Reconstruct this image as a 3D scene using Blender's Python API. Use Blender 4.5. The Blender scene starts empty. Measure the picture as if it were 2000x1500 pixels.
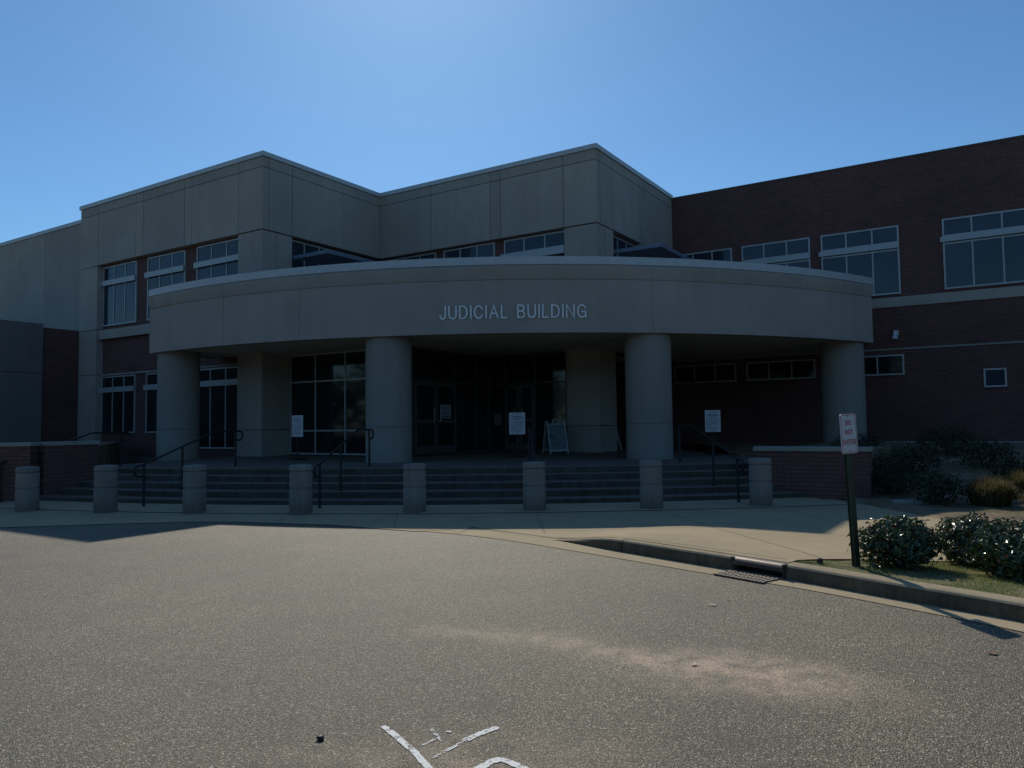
import bpy, bmesh, math, random
from mathutils import Vector, Matrix, Quaternion, noise
random.seed(7)
scene = bpy.context.scene
COL = scene.collection
# ---------------------------------------------------------------- camera
PITCH = math.atan(79/1480.0); ROLL = 0.0125
cd = bpy.data.cameras.new('camera'); cam = bpy.data.objects.new('camera', cd); COL.objects.link(cam)
cd.sensor_width = 36; cd.lens = 1480/2000*36; cd.clip_start = 0.05; cd.clip_end = 3000
Fw = Vector((0, math.cos(PITCH), math.sin(PITCH))); Up = Vector((0, -math.sin(PITCH), math.cos(PITCH))); Rt = Vector((1, 0, 0))
c_, s_ = math.cos(ROLL), math.sin(ROLL)
R2 = Rt*c_-Up*s_; U2 = Rt*s_+Up*c_
m = Matrix((R2, U2, -Fw)).transposed().to_4x4(); m.translation = Vector((0, 0, 1.63))
cam.matrix_world = m
scene.camera = cam
# ---------------------------------------------------------------- light
SUN = Vector((-0.133, 1.0, 0.828)).normalized()
ELEV = math.asin(SUN.z); AZ = math.atan2(SUN.x, SUN.y)
w = bpy.data.worlds.new('World'); scene.world = w; w.use_nodes = True
nt = w.node_tree; bg = nt.nodes['Background']
sky = nt.nodes.new('ShaderNodeTexSky'); sky.sky_type = 'NISHITA'; sky.sun_disc = False
sky.sun_elevation = ELEV; sky.sun_rotation = AZ; sky.altitude = 100; sky.air_density = 1.0; sky.dust_density = 0.3; sky.ozone_density = 3.0
tint = nt.nodes.new('ShaderNodeMix'); tint.data_type = 'RGBA'; tint.blend_type = 'MULTIPLY'; tint.inputs[0].default_value = 1; tint.inputs[7].default_value = (.60, .90, 1.08, 1)
nt.links.new(sky.outputs[0], tint.inputs[6]); nt.links.new(tint.outputs[2], bg.inputs[0]); bg.inputs[1].default_value = 0.09
sd = bpy.data.lights.new('sun', 'SUN'); sun = bpy.data.objects.new('sun', sd); COL.objects.link(sun)
sd.energy = 3.0; sd.angle = math.radians(0.53); sd.color = (1.0, 0.93, 0.80)
sun.rotation_euler = SUN.to_track_quat('Z', 'Y').to_euler(); sun.location = (0, 10, 40)
vs = scene.view_settings; vs.view_transform = 'Standard'; vs.look = 'None'; vs.exposure = 0; vs.gamma = 1
# ---------------------------------------------------------------- directions of the building walls
UX, UY = .843, -.538
u = Vector((UX, UY, 0)).normalized(); v = Vector((-UY, UX, 0)).normalized()
PA = Vector((-7.83, 23.68, 0)); PV = PA+v*5.43; PC = PV+u*9.05; PD = PC+v*6.6
# ---------------------------------------------------------------- materials
def mat(name):
    m = bpy.data.materials.new(name); m.use_nodes = True
    return m, m.node_tree, m.node_tree.nodes['Principled BSDF']
def nd(t, typ, **k):
    n = t.nodes.new(typ)
    for a, b in k.items(): setattr(n, a, b)
    return n
def noise_tex(t, scale, detail=4, rough=.55, vec=None):
    n = nd(t, 'ShaderNodeTexNoise'); n.inputs['Scale'].default_value = scale; n.inputs['Detail'].default_value = detail; n.inputs['Roughness'].default_value = rough
    if vec is not None: t.links.new(vec, n.inputs['Vector'])
    return n
def ramp(t, src, stops):
    r = nd(t, 'ShaderNodeValToRGB'); e = r.color_ramp.elements
    e[0].position, e[0].color = stops[0][0], (*stops[0][1], 1)
    e[1].position, e[1].color = stops[-1][0], (*stops[-1][1], 1)
    for p, c in stops[1:-1]:
        x = e.new(p); x.color = (*c, 1)
    t.links.new(src, r.inputs[0]); return r
def mixc(t, a, b, fac, typ='MIX'):
    x = nd(t, 'ShaderNodeMix', data_type='RGBA', blend_type=typ)
    for s, val in ((6, a), (7, b)):
        if isinstance(val, tuple): x.inputs[s].default_value = (*val, 1)
        else: t.links.new(val, x.inputs[s])
    if isinstance(fac, (int, float)): x.inputs[0].default_value = fac
    else: t.links.new(fac, x.inputs[0])
    return x.outputs[2]
def bump(t, b, h, strength, dist=.01):
    n = nd(t, 'ShaderNodeBump'); n.inputs['Strength'].default_value = strength; n.inputs['Distance'].default_value = dist
    t.links.new(h, n.inputs['Height']); t.links.new(n.outputs[0], b.inputs['Normal'])
def concrete(name, c, var=.12, scale=1.0, streak=.1, rough=.85, fine=60):
    m, t, b = mat(name); tc = nd(t, 'ShaderNodeTexCoord').outputs['Object']
    n1 = noise_tex(t, .9*scale, 6, .6, tc); n2 = noise_tex(t, fine, 3, .6, tc)
    mp = nd(t, 'ShaderNodeMapping'); mp.inputs['Scale'].default_value = (5*scale, 5*scale, .35*scale); t.links.new(tc, mp.inputs[0])
    n3 = noise_tex(t, 1, 5, .6, mp.outputs[0])
    lo = tuple(x*(1-var) for x in c); hi = tuple(x*(1+var) for x in c)
    col = ramp(t, n1.outputs[0], [(.3, lo), (.7, hi)]).outputs[0]
    g = ramp(t, n2.outputs[0], [(.3, (.86, .86, .86)), (.7, (1.12, 1.12, 1.12))]).outputs[0]
    col = mixc(t, col, g, 1.0, 'MULTIPLY')
    g3 = ramp(t, n3.outputs[0], [(.35, (1-streak,)*3), (.62, (1.03,)*3)]).outputs[0]
    col = mixc(t, col, g3, 1.0, 'MULTIPLY')
    if name in ('precast_concrete', 'step_concrete'):
        gm_ = nd(t, 'ShaderNodeNewGeometry'); col = mixc(t, col, ramp(t, gm_.outputs['Random Per Island'], [(0, (.90, .90, .91)), (1, (1.07, 1.06, 1.04))]).outputs[0], 1, 'MULTIPLY')
    if name == 'bollard_concrete':
        oi = nd(t, 'ShaderNodeObjectInfo'); col = mixc(t, col, ramp(t, oi.outputs['Random'], [(0, (.88,)*3), (1, (1.1,)*3)]).outputs[0], 1, 'MULTIPLY')
        sz = nd(t, 'ShaderNodeSeparateXYZ'); t.links.new(tc, sz.inputs[0]); ns = noise_tex(t, 9, 4, .6, tc)
        sb = nd(t, 'ShaderNodeMath', operation='MULTIPLY_ADD'); t.links.new(ns.outputs[0], sb.inputs[0]); sb.inputs[1].default_value = -.25; t.links.new(sz.outputs[2], sb.inputs[2])
        col = mixc(t, col, ramp(t, sb.outputs[0], [(0, (.74, .71, .66)), (.2, (1, 1, 1))]).outputs[0], 1, 'MULTIPLY')
    t.links.new(col, b.inputs['Base Color']); b.inputs['Roughness'].default_value = rough
    b.inputs['Specular IOR Level'].default_value = .18
    bump(t, b, n2.outputs[0], .25, .004)
    return m
def plain(name, c, rough=.6, metal=0, var=.08, scale=8):
    m, t, b = mat(name); tc = nd(t, 'ShaderNodeTexCoord').outputs['Object']
    n1 = noise_tex(t, scale, 4, .6, tc)
    col = ramp(t, n1.outputs[0], [(.3, tuple(x*(1-var) for x in c)), (.7, tuple(x*(1+var) for x in c))]).outputs[0]
    t.links.new(col, b.inputs['Base Color']); b.inputs['Roughness'].default_value = rough; b.inputs['Metallic'].default_value = metal
    return m
def brick(name, d, c1=(.165, .068, .056), c2=(.115, .050, .043)):
    m, t, b = mat(name); tc = nd(t, 'ShaderNodeTexCoord').outputs['Object']
    dot = nd(t, 'ShaderNodeVectorMath', operation='DOT_PRODUCT'); t.links.new(tc, dot.inputs[0]); dot.inputs[1].default_value = d
    sp = nd(t, 'ShaderNodeSeparateXYZ'); t.links.new(tc, sp.inputs[0])
    cb = nd(t, 'ShaderNodeCombineXYZ'); t.links.new(dot.outputs['Value'], cb.inputs[0]); t.links.new(sp.outputs[2], cb.inputs[1])
    br = nd(t, 'ShaderNodeTexBrick'); t.links.new(cb.outputs[0], br.inputs[0])
    br.inputs['Color1'].default_value = (*c1, 1); br.inputs['Color2'].default_value = (*c2, 1); br.inputs['Mortar'].default_value = (.06, .04, .036, 1)
    br.inputs['Scale'].default_value = 1; br.inputs['Brick Width'].default_value = .30; br.inputs['Row Height'].default_value = .0865
    br.inputs['Mortar Size'].default_value = .010; br.inputs['Mortar Smooth'].default_value = .3; br.inputs['Bias'].default_value = -.2
    n1 = noise_tex(t, .6, 5, .6, tc)
    g = ramp(t, n1.outputs[0], [(.3, (.82,)*3), (.7, (1.15,)*3)]).outputs[0]
    col = mixc(t, br.outputs[0], g, 1.0, 'MULTIPLY')
    t.links.new(col, b.inputs['Base Color']); b.inputs['Roughness'].default_value = .8
    inv = nd(t, 'ShaderNodeMath', operation='SUBTRACT'); inv.inputs[0].default_value = 1; t.links.new(br.outputs['Fac'], inv.inputs[1])
    bump(t, b, inv.outputs[0], .5, .006)
    return m
M = {}
M['precast'] = concrete('precast_concrete', (.40, .355, .30), .10, .6, .045)
M['fascia'] = concrete('fascia_concrete', (.375, .33, .28), .10, .6, .05)
M['column'] = concrete('column_concrete', (.28, .26, .225), .08, .8, .05)
M['bollard'] = concrete('bollard_concrete', (.24, .225, .195), .10, 2.5, .12)
M['cap'] = concrete('cap_stone', (.33, .32, .28), .1, 2, .1)
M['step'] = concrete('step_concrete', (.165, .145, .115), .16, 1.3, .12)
M['riser'] = concrete('dark_riser', (.095, .085, .068), .25, 1.6, .3)  # upright faces of steps and pad, darker than the treads
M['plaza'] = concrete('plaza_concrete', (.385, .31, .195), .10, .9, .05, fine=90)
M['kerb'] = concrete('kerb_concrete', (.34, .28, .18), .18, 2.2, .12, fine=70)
M['kerb_face'] = concrete('kerb_shaded_face', (.125, .10, .066), .35, 5, .2, fine=50)  # front face: its shade is put into the darker colour, with some brown dirt
M['annex'] = concrete('annex_concrete', (.20, .18, .17), .08, .6, .1)
M['brick_u'] = brick('brick_u', tuple(u)); M['brick_v'] = brick('brick_v', tuple(v)); M['brick_x'] = brick('brick_x', (1, 0, 0))
M['metal'] = plain('coping_metal', (.50, .51, .50), .5, .1)
M['frame'] = plain('window_frame', (.42, .43, .42), .45, .2)
M['frame_dark'] = plain('entrance_frame', (.10, .10, .095), .5, .2)
M['soffit'] = plain('soffit_plaster', (.62, .54, .42), .9, 0, .06, 1.5)
M['rail'] = plain('rail_paint', (.008, .011, .011), .55, 0)
M['shade'] = plain('sunshade_metal', (.16, .21, .28), .6, .2)
M['white'] = plain('sign_white', (.62, .61, .60), .45)
M['letter'] = plain('letter_metal', (.92, .92, .90), .5, 0)
M['ink'] = plain('sign_ink', (.03, .04, .09), .6)
M['red'] = plain('sign_red', (.50, .015, .02), .5)
M['post'] = plain('post_green', (.035, .05, .03), .45, .3)
M['black'] = plain('black_plastic', (.02, .02, .02), .5)
M['plastic'] = plain('white_plastic', (.36, .37, .37), .5)
M['iron'] = plain('cast_iron', (.10, .085, .075), .5, .7, .25, 20)
M['grate'] = plain('worn_grate', (.24, .20, .15), .7, .3, .3, 30)
M['poster'] = None
def glass(name, c, rough=.04, ior=1.5):
    m, t, b = mat(name); tc = nd(t, 'ShaderNodeTexCoord').outputs['Object']
    n1 = noise_tex(t, .8, 3, .5, tc)
    col = ramp(t, n1.outputs[0], [(.35, tuple(x*.7 for x in c)), (.65, tuple(x*1.3 for x in c))]).outputs[0]
    t.links.new(col, b.inputs['Base Color']); b.inputs['Roughness'].default_value = rough; b.inputs['IOR'].default_value = ior
    bump(t, b, noise_tex(t, 1.3, 2, .5, tc).outputs[0], .03, .05)
    return m
M['glass'] = glass('tinted_glass', (.02, .035, .055), .05, 1.5)
M['glass_dark'] = glass('entrance_glass', (.012, .016, .018), .05, 1.5)
# poster picture
m, t, b = mat('poster_print'); tc = nd(t, 'ShaderNodeTexCoord').outputs['Object']
n1 = noise_tex(t, 9, 5, .7, tc)
t.links.new(ramp(t, n1.outputs[0], [(.38, (.03, .06, .08)), (.5, (.18, .24, .24)), (.62, (.05, .07, .09))]).outputs[0], b.inputs['Base Color']); M['poster'] = m
# asphalt
m, t, b = mat('asphalt'); tc = nd(t, 'ShaderNodeTexCoord').outputs['Object']
vo = nd(t, 'ShaderNodeTexVoronoi'); vo.inputs['Scale'].default_value = 135; t.links.new(tc, vo.inputs['Vector'])
sepc = nd(t, 'ShaderNodeSeparateColor'); t.links.new(vo.outputs['Color'], sepc.inputs[0])
stone = ramp(t, sepc.outputs[0], [(0, (.058, .052, .045)), (.5, (.135, .122, .10)), (.86, (.24, .22, .18)), (.97, (.5, .47, .42))]).outputs[0]
gap = ramp(t, vo.outputs['Distance'], [(.25, (1.1,)*3), (.75, (.28,)*3)]).outputs[0]
col = mixc(t, stone, gap, 1, 'MULTIPLY')
n2 = noise_tex(t, .55, 6, .62, tc)
col = mixc(t, col, ramp(t, n2.outputs[0], [(.3, (.86, .83, .76)), (.68, (1.30, 1.22, 1.04))]).outputs[0], 1, 'MULTIPLY')
n4 = noise_tex(t, 42, 4, .75, tc)
col = mixc(t, col, ramp(t, n4.outputs[0], [(.36, (.66, .66, .65)), (.64, (1.42, 1.38, 1.30))]).outputs[0], 1, 'MULTIPLY')
v2 = nd(t, 'ShaderNodeTexVoronoi'); v2.inputs['Scale'].default_value = 55; t.links.new(tc, v2.inputs['Vector'])
s2 = nd(t, 'ShaderNodeSeparateColor'); t.links.new(v2.outputs['Color'], s2.inputs[0])
m1 = ramp(t, s2.outputs[0], [(.90, (0,)*3), (.97, (1,)*3)]).outputs[0]
m2 = ramp(t, v2.outputs['Distance'], [(.22, (1,)*3), (.36, (0,)*3)]).outputs[0]
spk = mixc(t, m1, m2, 1, 'MULTIPLY')
col = mixc(t, col, (.62, .58, .50), spk)
n5 = noise_tex(t, .16, 5, .7, tc)
col = mixc(t, col, ramp(t, n5.outputs[0], [(.34, (.80, .81, .83)), (.5, (1.02, 1, .98)), (.66, (1.18, 1.14, 1.06))]).outputs[0], 1, 'MULTIPLY')
n6 = noise_tex(t, 1.9, 6, .75, tc)
col = mixc(t, col, ramp(t, n6.outputs[0], [(.30, (.78, .78, .78)), (.42, (1, 1, 1)), (.62, (1.0, 1.0, 1.0)), (.74, (1.22, 1.17, 1.1))]).outputs[0], 1, 'MULTIPLY')
at = nd(t, 'ShaderNodeAttribute', attribute_name='dust')
n3 = noise_tex(t, 5, 5, .7, tc)
mm = nd(t, 'ShaderNodeMath', operation='MULTIPLY'); mm.use_clamp = True; t.links.new(at.outputs['Fac'], mm.inputs[0])
t.links.new(ramp(t, n3.outputs[0], [(.34, (.12,)*3), (.62, (1,)*3)]).outputs[0], mm.inputs[1])
grit = mixc(t, (.88, .62, .45), ramp(t, vo.outputs['Distance'], [(.2, (1.05,)*3), (.8, (.35,)*3)]).outputs[0], 1, 'MULTIPLY')
dustc = mixc(t, col, grit, .68)
col = mixc(t, col, dustc, mm.outputs[0])
ng = nd(t, 'ShaderNodeMath', operation='MULTIPLY'); t.links.new(at.outputs['Fac'], ng.inputs[0]); ng.inputs[1].default_value = -1.0; ng.use_clamp = True
col = mixc(t, col, (.05, .045, .035), ng.outputs[0])
col = mixc(t, col, (1.10, 1.12, 1.06), 1, 'MULTIPLY')
t.links.new(col, b.inputs['Base Color']); b.inputs['Roughness'].default_value = .62; b.inputs['Specular IOR Level'].default_value = .45
bb = nd(t, 'ShaderNodeMath', operation='SUBTRACT'); bb.inputs[0].default_value = 1; t.links.new(vo.outputs['Distance'], bb.inputs[1])
bump(t, b, bb.outputs[0], .8, .008); M['asphalt'] = m
# worn paint
m, t, b = mat('worn_paint'); tc = nd(t, 'ShaderNodeTexCoord').outputs['Object']
b.inputs['Base Color'].default_value = (.78, .78, .74, 1); b.inputs['Roughness'].default_value = .8
n0 = noise_tex(t, 95, 3, .7, tc); n9 = noise_tex(t, 14, 4, .7, tc)
n1 = nd(t, 'ShaderNodeMix', data_type='FLOAT'); n1.inputs[0].default_value = .5; t.links.new(n0.outputs[0], n1.inputs[2]); t.links.new(n9.outputs[0], n1.inputs[3])
at = nd(t, 'ShaderNodeAttribute', attribute_name='cover')
ad = nd(t, 'ShaderNodeMath', operation='ADD'); t.links.new(n1.outputs[0], ad.inputs[0]); t.links.new(at.outputs['Fac'], ad.inputs[1])
al = ramp(t, ad.outputs[0], [(.96, (0,)*3), (1.03, (1,)*3)]); t.links.new(al.outputs[0], b.inputs['Alpha']); M['paint'] = m
# earth / turf
def earth(name, c1, c2, c3, s=3):
    m, t, b = mat(name); tc = nd(t, 'ShaderNodeTexCoord').outputs['Object']
    n1 = noise_tex(t, s, 7, .7, tc); n2 = noise_tex(t, 55, 4, .7, tc)
    col = ramp(t, n1.outputs[0], [(.36, c1), (.5, c2), (.64, c3)]).outputs[0]
    col = mixc(t, col, ramp(t, n2.outputs[0], [(.3, (.5,)*3), (.7, (1.5,)*3)]).outputs[0], 1, 'MULTIPLY')
    t.links.new(col, b.inputs['Base Color']); b.inputs['Roughness'].default_value = .95
    bump(t, b, n2.outputs[0], .8, .03); return m
M['turf'] = earth('turf_soil', (.12, .14, .045), (.20, .18, .08), (.32, .25, .15))
M['mulch'] = earth('mulch', (.10, .08, .05), (.20, .15, .09), (.32, .24, .15), 2)
M['field'] = earth('field', (.06, .08, .03), (.09, .10, .04), (.13, .12, .06), .3)
def leafmat(name, cols, rough=.3, spec=.5, trans=0.0):
    m, t, b = mat(name); tc = nd(t, 'ShaderNodeTexCoord').outputs['Object']
    at = nd(t, 'ShaderNodeAttribute', attribute_name='tone')
    n = len(cols); col = ramp(t, at.outputs['Fac'], [(i/(n-1), c) for i, c in enumerate(cols)]).outputs[0]
    t.links.new(col, b.inputs['Base Color']); b.inputs['Roughness'].default_value = rough; b.inputs['Specular IOR Level'].default_value = spec
    if trans:
        tr = nd(t, 'ShaderNodeBsdfTranslucent'); t.links.new(col, tr.inputs[0]); mx = nd(t, 'ShaderNodeMixShader'); mx.inputs[0].default_value = trans
        t.links.new(b.outputs[0], mx.inputs[1]); t.links.new(tr.outputs[0], mx.inputs[2]); t.links.new(mx.outputs[0], t.nodes['Material Output'].inputs[0])
    return m
M['leaf'] = leafmat('glossy_leaf', [(.018, .035, .012), (.035, .065, .018), (.07, .12, .03), (.22, .08, .03)], .27, .8, .15)
M['leaf_dark'] = leafmat('dark_leaf', [(.012, .02, .01), (.03, .045, .018), (.05, .06, .025)], .6, .3)
M['straw'] = leafmat('straw_blade', [(.05, .062, .02), (.12, .105, .04), (.22, .15, .065)], .6, .3, .4)
M['blade'] = leafmat('grass_blade', [(.12, .17, .04), (.22, .26, .07), (.40, .33, .15)], .6, .3, .45)
M['stem'] = plain('stem_bark', (.07, .05, .035), .9)
M['dryleaf'] = leafmat('dry_leaf', [(.75, .66, .52), (.8, .7, .58)], .6, .3, .4)
M['brownleaf'] = plain('brown_leaf', (.22, .12, .06), .8)
# ---------------------------------------------------------------- helpers
class MB:
    """collects shapes (world or local coordinates) into one mesh"""
    def __init__(s): s.bm = bmesh.new()
    def quad(s, pts):
        return s.bm.faces.new([s.bm.verts.new(p) for p in pts])
    def box(s, o, ax, ay, az):
        """box from corner o spanned by the three vectors"""
        o, ax, ay, az = map(Vector, (o, ax, ay, az))
        p = [o, o+ax, o+ax+ay, o+ay]; q = [a+az for a in p]
        V = [s.bm.verts.new(a) for a in p+q]
        for f in ((3, 2, 1, 0), (4, 5, 6, 7), (0, 1, 5, 4), (1, 2, 6, 5), (2, 3, 7, 6), (3, 0, 4, 7)): s.bm.faces.new([V[i] for i in f])
        return s
    def wbox(s, O, d, s0, s1, z0, z1, o0, o1):
        """box on a wall plane: along d from s0 to s1, z0..z1, depth offsets o0..o1 (positive into the wall)"""
        n = Vector((-d.y, d.x, 0))
        return s.box(O+d*s0+n*o0+Vector((0, 0, z0)), d*(s1-s0), n*(o1-o0), Vector((0, 0, z1-z0)))
    def lathe(s, prof, c=(0, 0, 0), n=32, cap=True):
        c = Vector(c); rings = []
        for r, z in prof:
            rings.append([s.bm.verts.new(c+Vector((r*math.cos(2*math.pi*i/n), r*math.sin(2*math.pi*i/n), z))) for i in range(n)])
        for a, b in zip(rings, rings[1:]):
            for i in range(n):
                j = (i+1) % n; s.bm.faces.new((a[i], a[j], b[j], b[i]))
        if cap: s.bm.faces.new(rings[-1]); s.bm.faces.new(list(reversed(rings[0])))
        return s
    def tube(s, pts, r, n=10, closed=False):
        pts = [Vector(p) for p in pts]; rings = []; N = len(pts)
        up = None
        for i, p in enumerate(pts):
            a = pts[max(i-1, 0)]; b_ = pts[min(i+1, N-1)]; d = (b_-a).normalized()
            if up is None:
                up = Vector((0, 0, 1)) if abs(d.z) < .9 else Vector((1, 0, 0))
            x = d.cross(up).normalized(); y = x.cross(d).normalized(); up = y
            rr = r(i/(N-1)) if callable(r) else r
            rings.append([s.bm.verts.new(p+(x*math.cos(2*math.pi*k/n)+y*math.sin(2*math.pi*k/n))*rr) for k in range(n)])
        for a, b_ in zip(rings, rings[1:]):
            for k in range(n):
                j = (k+1) % n; s.bm.faces.new((a[k], a[j], b_[j], b_[k]))
        s.bm.faces.new(rings[0][::-1]); s.bm.faces.new(rings[-1]); return s
    def poly_prism(s, pts, z0, z1):
        lo = [s.bm.verts.new((p[0], p[1], z0)) for p in pts]; hi = [s.bm.verts.new((p[0], p[1], z1)) for p in pts]
        s.bm.faces.new(hi); s.bm.faces.new(lo[::-1]); n = len(pts)
        for i in range(n):
            j = (i+1) % n; s.bm.faces.new((lo[i], lo[j], hi[j], hi[i]))
        return s
    def obj(s, name, mt, parent=None, smooth=False, bevel=0, tri=False):
        bmesh.ops.recalc_face_normals(s.bm, faces=s.bm.faces)
        me = bpy.data.meshes.new(name)
        if tri: bmesh.ops.triangulate(s.bm, faces=s.bm.faces)
        s.bm.to_mesh(me); s.bm.free()
        return link(name, me, mt, parent, smooth, bevel)
def link(name, me, mt, parent=None, smooth=False, bevel=0):
    if mt: me.materials.append(mt)
    o = bpy.data.objects.new(name, me); COL.objects.link(o)
    if smooth:
        for p in me.polygons: p.use_smooth = True
        try: me.set_sharp_from_angle(angle=math.radians(35))
        except Exception: pass
    if bevel:
        b = o.modifiers.new('bevel', 'BEVEL'); b.width = bevel; b.segments = 2; b.limit_method = 'ANGLE'; b.angle_limit = math.radians(40)
    if parent: o.parent = parent
    return o
def tag(o, label=None, cat=None, group=None, kind=None):
    if label: o['label'] = label
    if cat: o['category'] = cat
    if group: o['group'] = group
    if kind: o['kind'] = kind
    return o
def thing(name, label, cat, loc=(0, 0, 0), rz=0, group=None):
    o = bpy.data.objects.new(name, None); COL.objects.link(o); o.empty_display_size = .2
    o.location = loc; o.rotation_euler = (0, 0, rz)
    return tag(o, label, cat, group)
def copy_thing(root, loc, rz, label):
    r = root.copy(); COL.objects.link(r); r.location = loc; r.rotation_euler = (0, 0, rz); r['label'] = label
    for ch in list(root.children):
        c = ch.copy(); COL.objects.link(c); c.parent = r
        for g in list(ch.children):
            d = g.copy(); COL.objects.link(d); d.parent = c
    return r
def sstep(x):
    x = max(0, min(1, x)); return x*x*(3-2*x)
# lettering: every glyph is a set of centre line strokes in a box of height 1
def arc_(cx, cy, rx, ry, a0, a1, n=12):
    return [(cx+rx*math.cos(math.radians(a0+(a1-a0)*i/n)), cy+ry*math.sin(math.radians(a0+(a1-a0)*i/n))) for i in range(n+1)]
GL = {'I': (.0, [[(0, 0), (0, 1)]]),
 'J': (.46, [[(.46, 1)]+arc_(.23, .26, .23, .26, 0, -180)]),
 'U': (.62, [[(0, 1)]+arc_(.31, .31, .31, .31, 180, 360)+[(.62, 1)]]),
 'D': (.64, [[(0, 0), (0, 1), (.26, 1)]+arc_(.24, .5, .40, .5, 88, -88)+[(.26, 0), (0, 0)]]),
 'C': (.68, [arc_(.36, .5, .37, .5, 32, 328, 24)]),
 'A': (.70, [[(0, 0), (.35, 1), (.70, 0)], [(.13, .36), (.57, .36)]]),
 'L': (.46, [[(0, 1), (0, 0), (.46, 0)]]),
 'B': (.58, [[(0, 0), (0, 1), (.30, 1)]+arc_(.30, .76, .24, .24, 85, -85, 8)+[(.30, .52), (0, .52)], [(.30, .52)]+arc_(.32, .26, .26, .26, 85, -85, 8)+[(.30, 0), (0, 0)]]),
 'N': (.66, [[(0, 0), (0, 1), (.66, 0), (.66, 1)]]),
 'G': (.70, [arc_(.36, .5, .37, .5, 35, 318, 24)+[(.70, .1), (.70, .45), (.40, .45)], [(.70, .3), (.70, 0)]]),
 'O': (.74, [arc_(.37, .5, .37, .5, 0, 360, 28)]),
 'T': (.60, [[(0, 1), (.60, 1)], [(.30, 1), (.30, 0)]]),
 'E': (.50, [[(.50, 1), (0, 1), (0, 0), (.50, 0)], [(0, .52), (.46, .52)]]),
 'R': (.58, [[(0, 0), (0, 1), (.32, 1)]+arc_(.32, .76, .24, .24, 85, -85, 8)+[(.32, .52), (0, .52)], [(.32, .52), (.56, 0)]]),
 'X': (.62, [[(0, 0), (.62, 1)], [(0, 1), (.62, 0)]]), 'Y': (.62, [[(0, 1), (.31, .48), (.62, 1)], [(.31, .48), (.31, 0)]]),
 'M': (.72, [[(0, 0), (0, 1), (.36, .1), (.72, 1), (.72, 0)]]), 'S': (.56, [arc_(.28, .75, .26, .25, 30, 270, 12)+arc_(.28, .25, .26, .25, 90, -150, 12)]),
 'P': (.56, [[(0, 0), (0, 1), (.30, 1)]+arc_(.30, .74, .25, .26, 85, -85, 8)+[(.30, .48), (0, .48)]]), 'W': (.86, [[(0, 1), (.2, 0), (.43, .9), (.66, 0), (.86, 1)]])}
def stroke_glyph(mb, ch, place, t, depth=.002, ysc=1.0, xsc=1.0, step=0.0):
    """place(x, z, y) maps glyph coordinates (metres) to the mesh; t = stroke width"""
    for k, P in enumerate(GL[ch][1]):
        P = [(p[0]*xsc, p[1]*ysc) for p in P]; n = len(P); L_ = []; R_ = []
        closed = math.dist(P[0], P[-1]) < 1e-4
        for i in range(n):
            a = P[i-1] if i > 0 else (P[-2] if closed else None); c = P[i+1] if i < n-1 else (P[1] if closed else None)
            d1 = Vector((P[i][0]-a[0], P[i][1]-a[1])).normalized() if a is not None else None
            d2 = Vector((c[0]-P[i][0], c[1]-P[i][1])).normalized() if c is not None else None
            if d1 is None: d1 = d2
            if d2 is None: d2 = d1
            n1 = Vector((-d1.y, d1.x)); n2 = Vector((-d2.y, d2.x)); mn = (n1+n2)
            mn = mn.normalized() if mn.length > .1 else n1
            f = min(2.2, 1/max(.35, mn.dot(n1)))*t/2; px, py = P[i]
            if not closed and i == 0: px -= d2.x*t/2; py -= d2.y*t/2
            if not closed and i == n-1: px += d1.x*t/2; py += d1.y*t/2
            L_.append((px+mn.x*f, py+mn.y*f)); R_.append((px-mn.x*f, py-mn.y*f))
        y0 = step*k
        V4 = [[mb.bm.verts.new(place(*q, yy)) for q, yy in ((L_[i], y0), (R_[i], y0), (R_[i], y0+depth), (L_[i], y0+depth))] for i in range(n)]
        for a, b_ in zip(V4, V4[1:]):
            for j in range(4): mb.bm.faces.new((a[j], b_[j], b_[(j+1) % 4], a[(j+1) % 4]))
        if not closed: mb.bm.faces.new(V4[0][::-1]); mb.bm.faces.new(V4[-1])
def word_layout(txt, h, t, w=None, gap=.17):
    xs = []; x = 0; hh = h-t
    tot = sum((GL[c][0] if c != ' ' else .30) for c in txt)*hh
    g = gap*h+t
    free = tot+g*(len(txt)-1)+t
    k = 1.0
    if w is not None: k = w/free
    for c in txt:
        xs.append(x+t/2); x += ((GL[c][0] if c != ' ' else .30)*hh+g)*k
    return xs, k, hh, x-g*k+t
def add_text(mb, body, w, h, cx, cz, y, bold=.0, tk=None):
    """body centred at cx with baseline cz, cap height h, on the plane at depth y (faces -y)"""
    t = tk or h*.14; xs, k, hh, tot = word_layout(body, h, t, w)
    for c, x0 in zip(body, xs):
        if c == ' ': continue
        stroke_glyph(mb, c, lambda a, b_, yy, x0=x0: (cx-tot/2+x0+a, y-.0008-yy, cz+t/2+b_), t, .0006, hh, hh*k, .0003)
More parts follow.
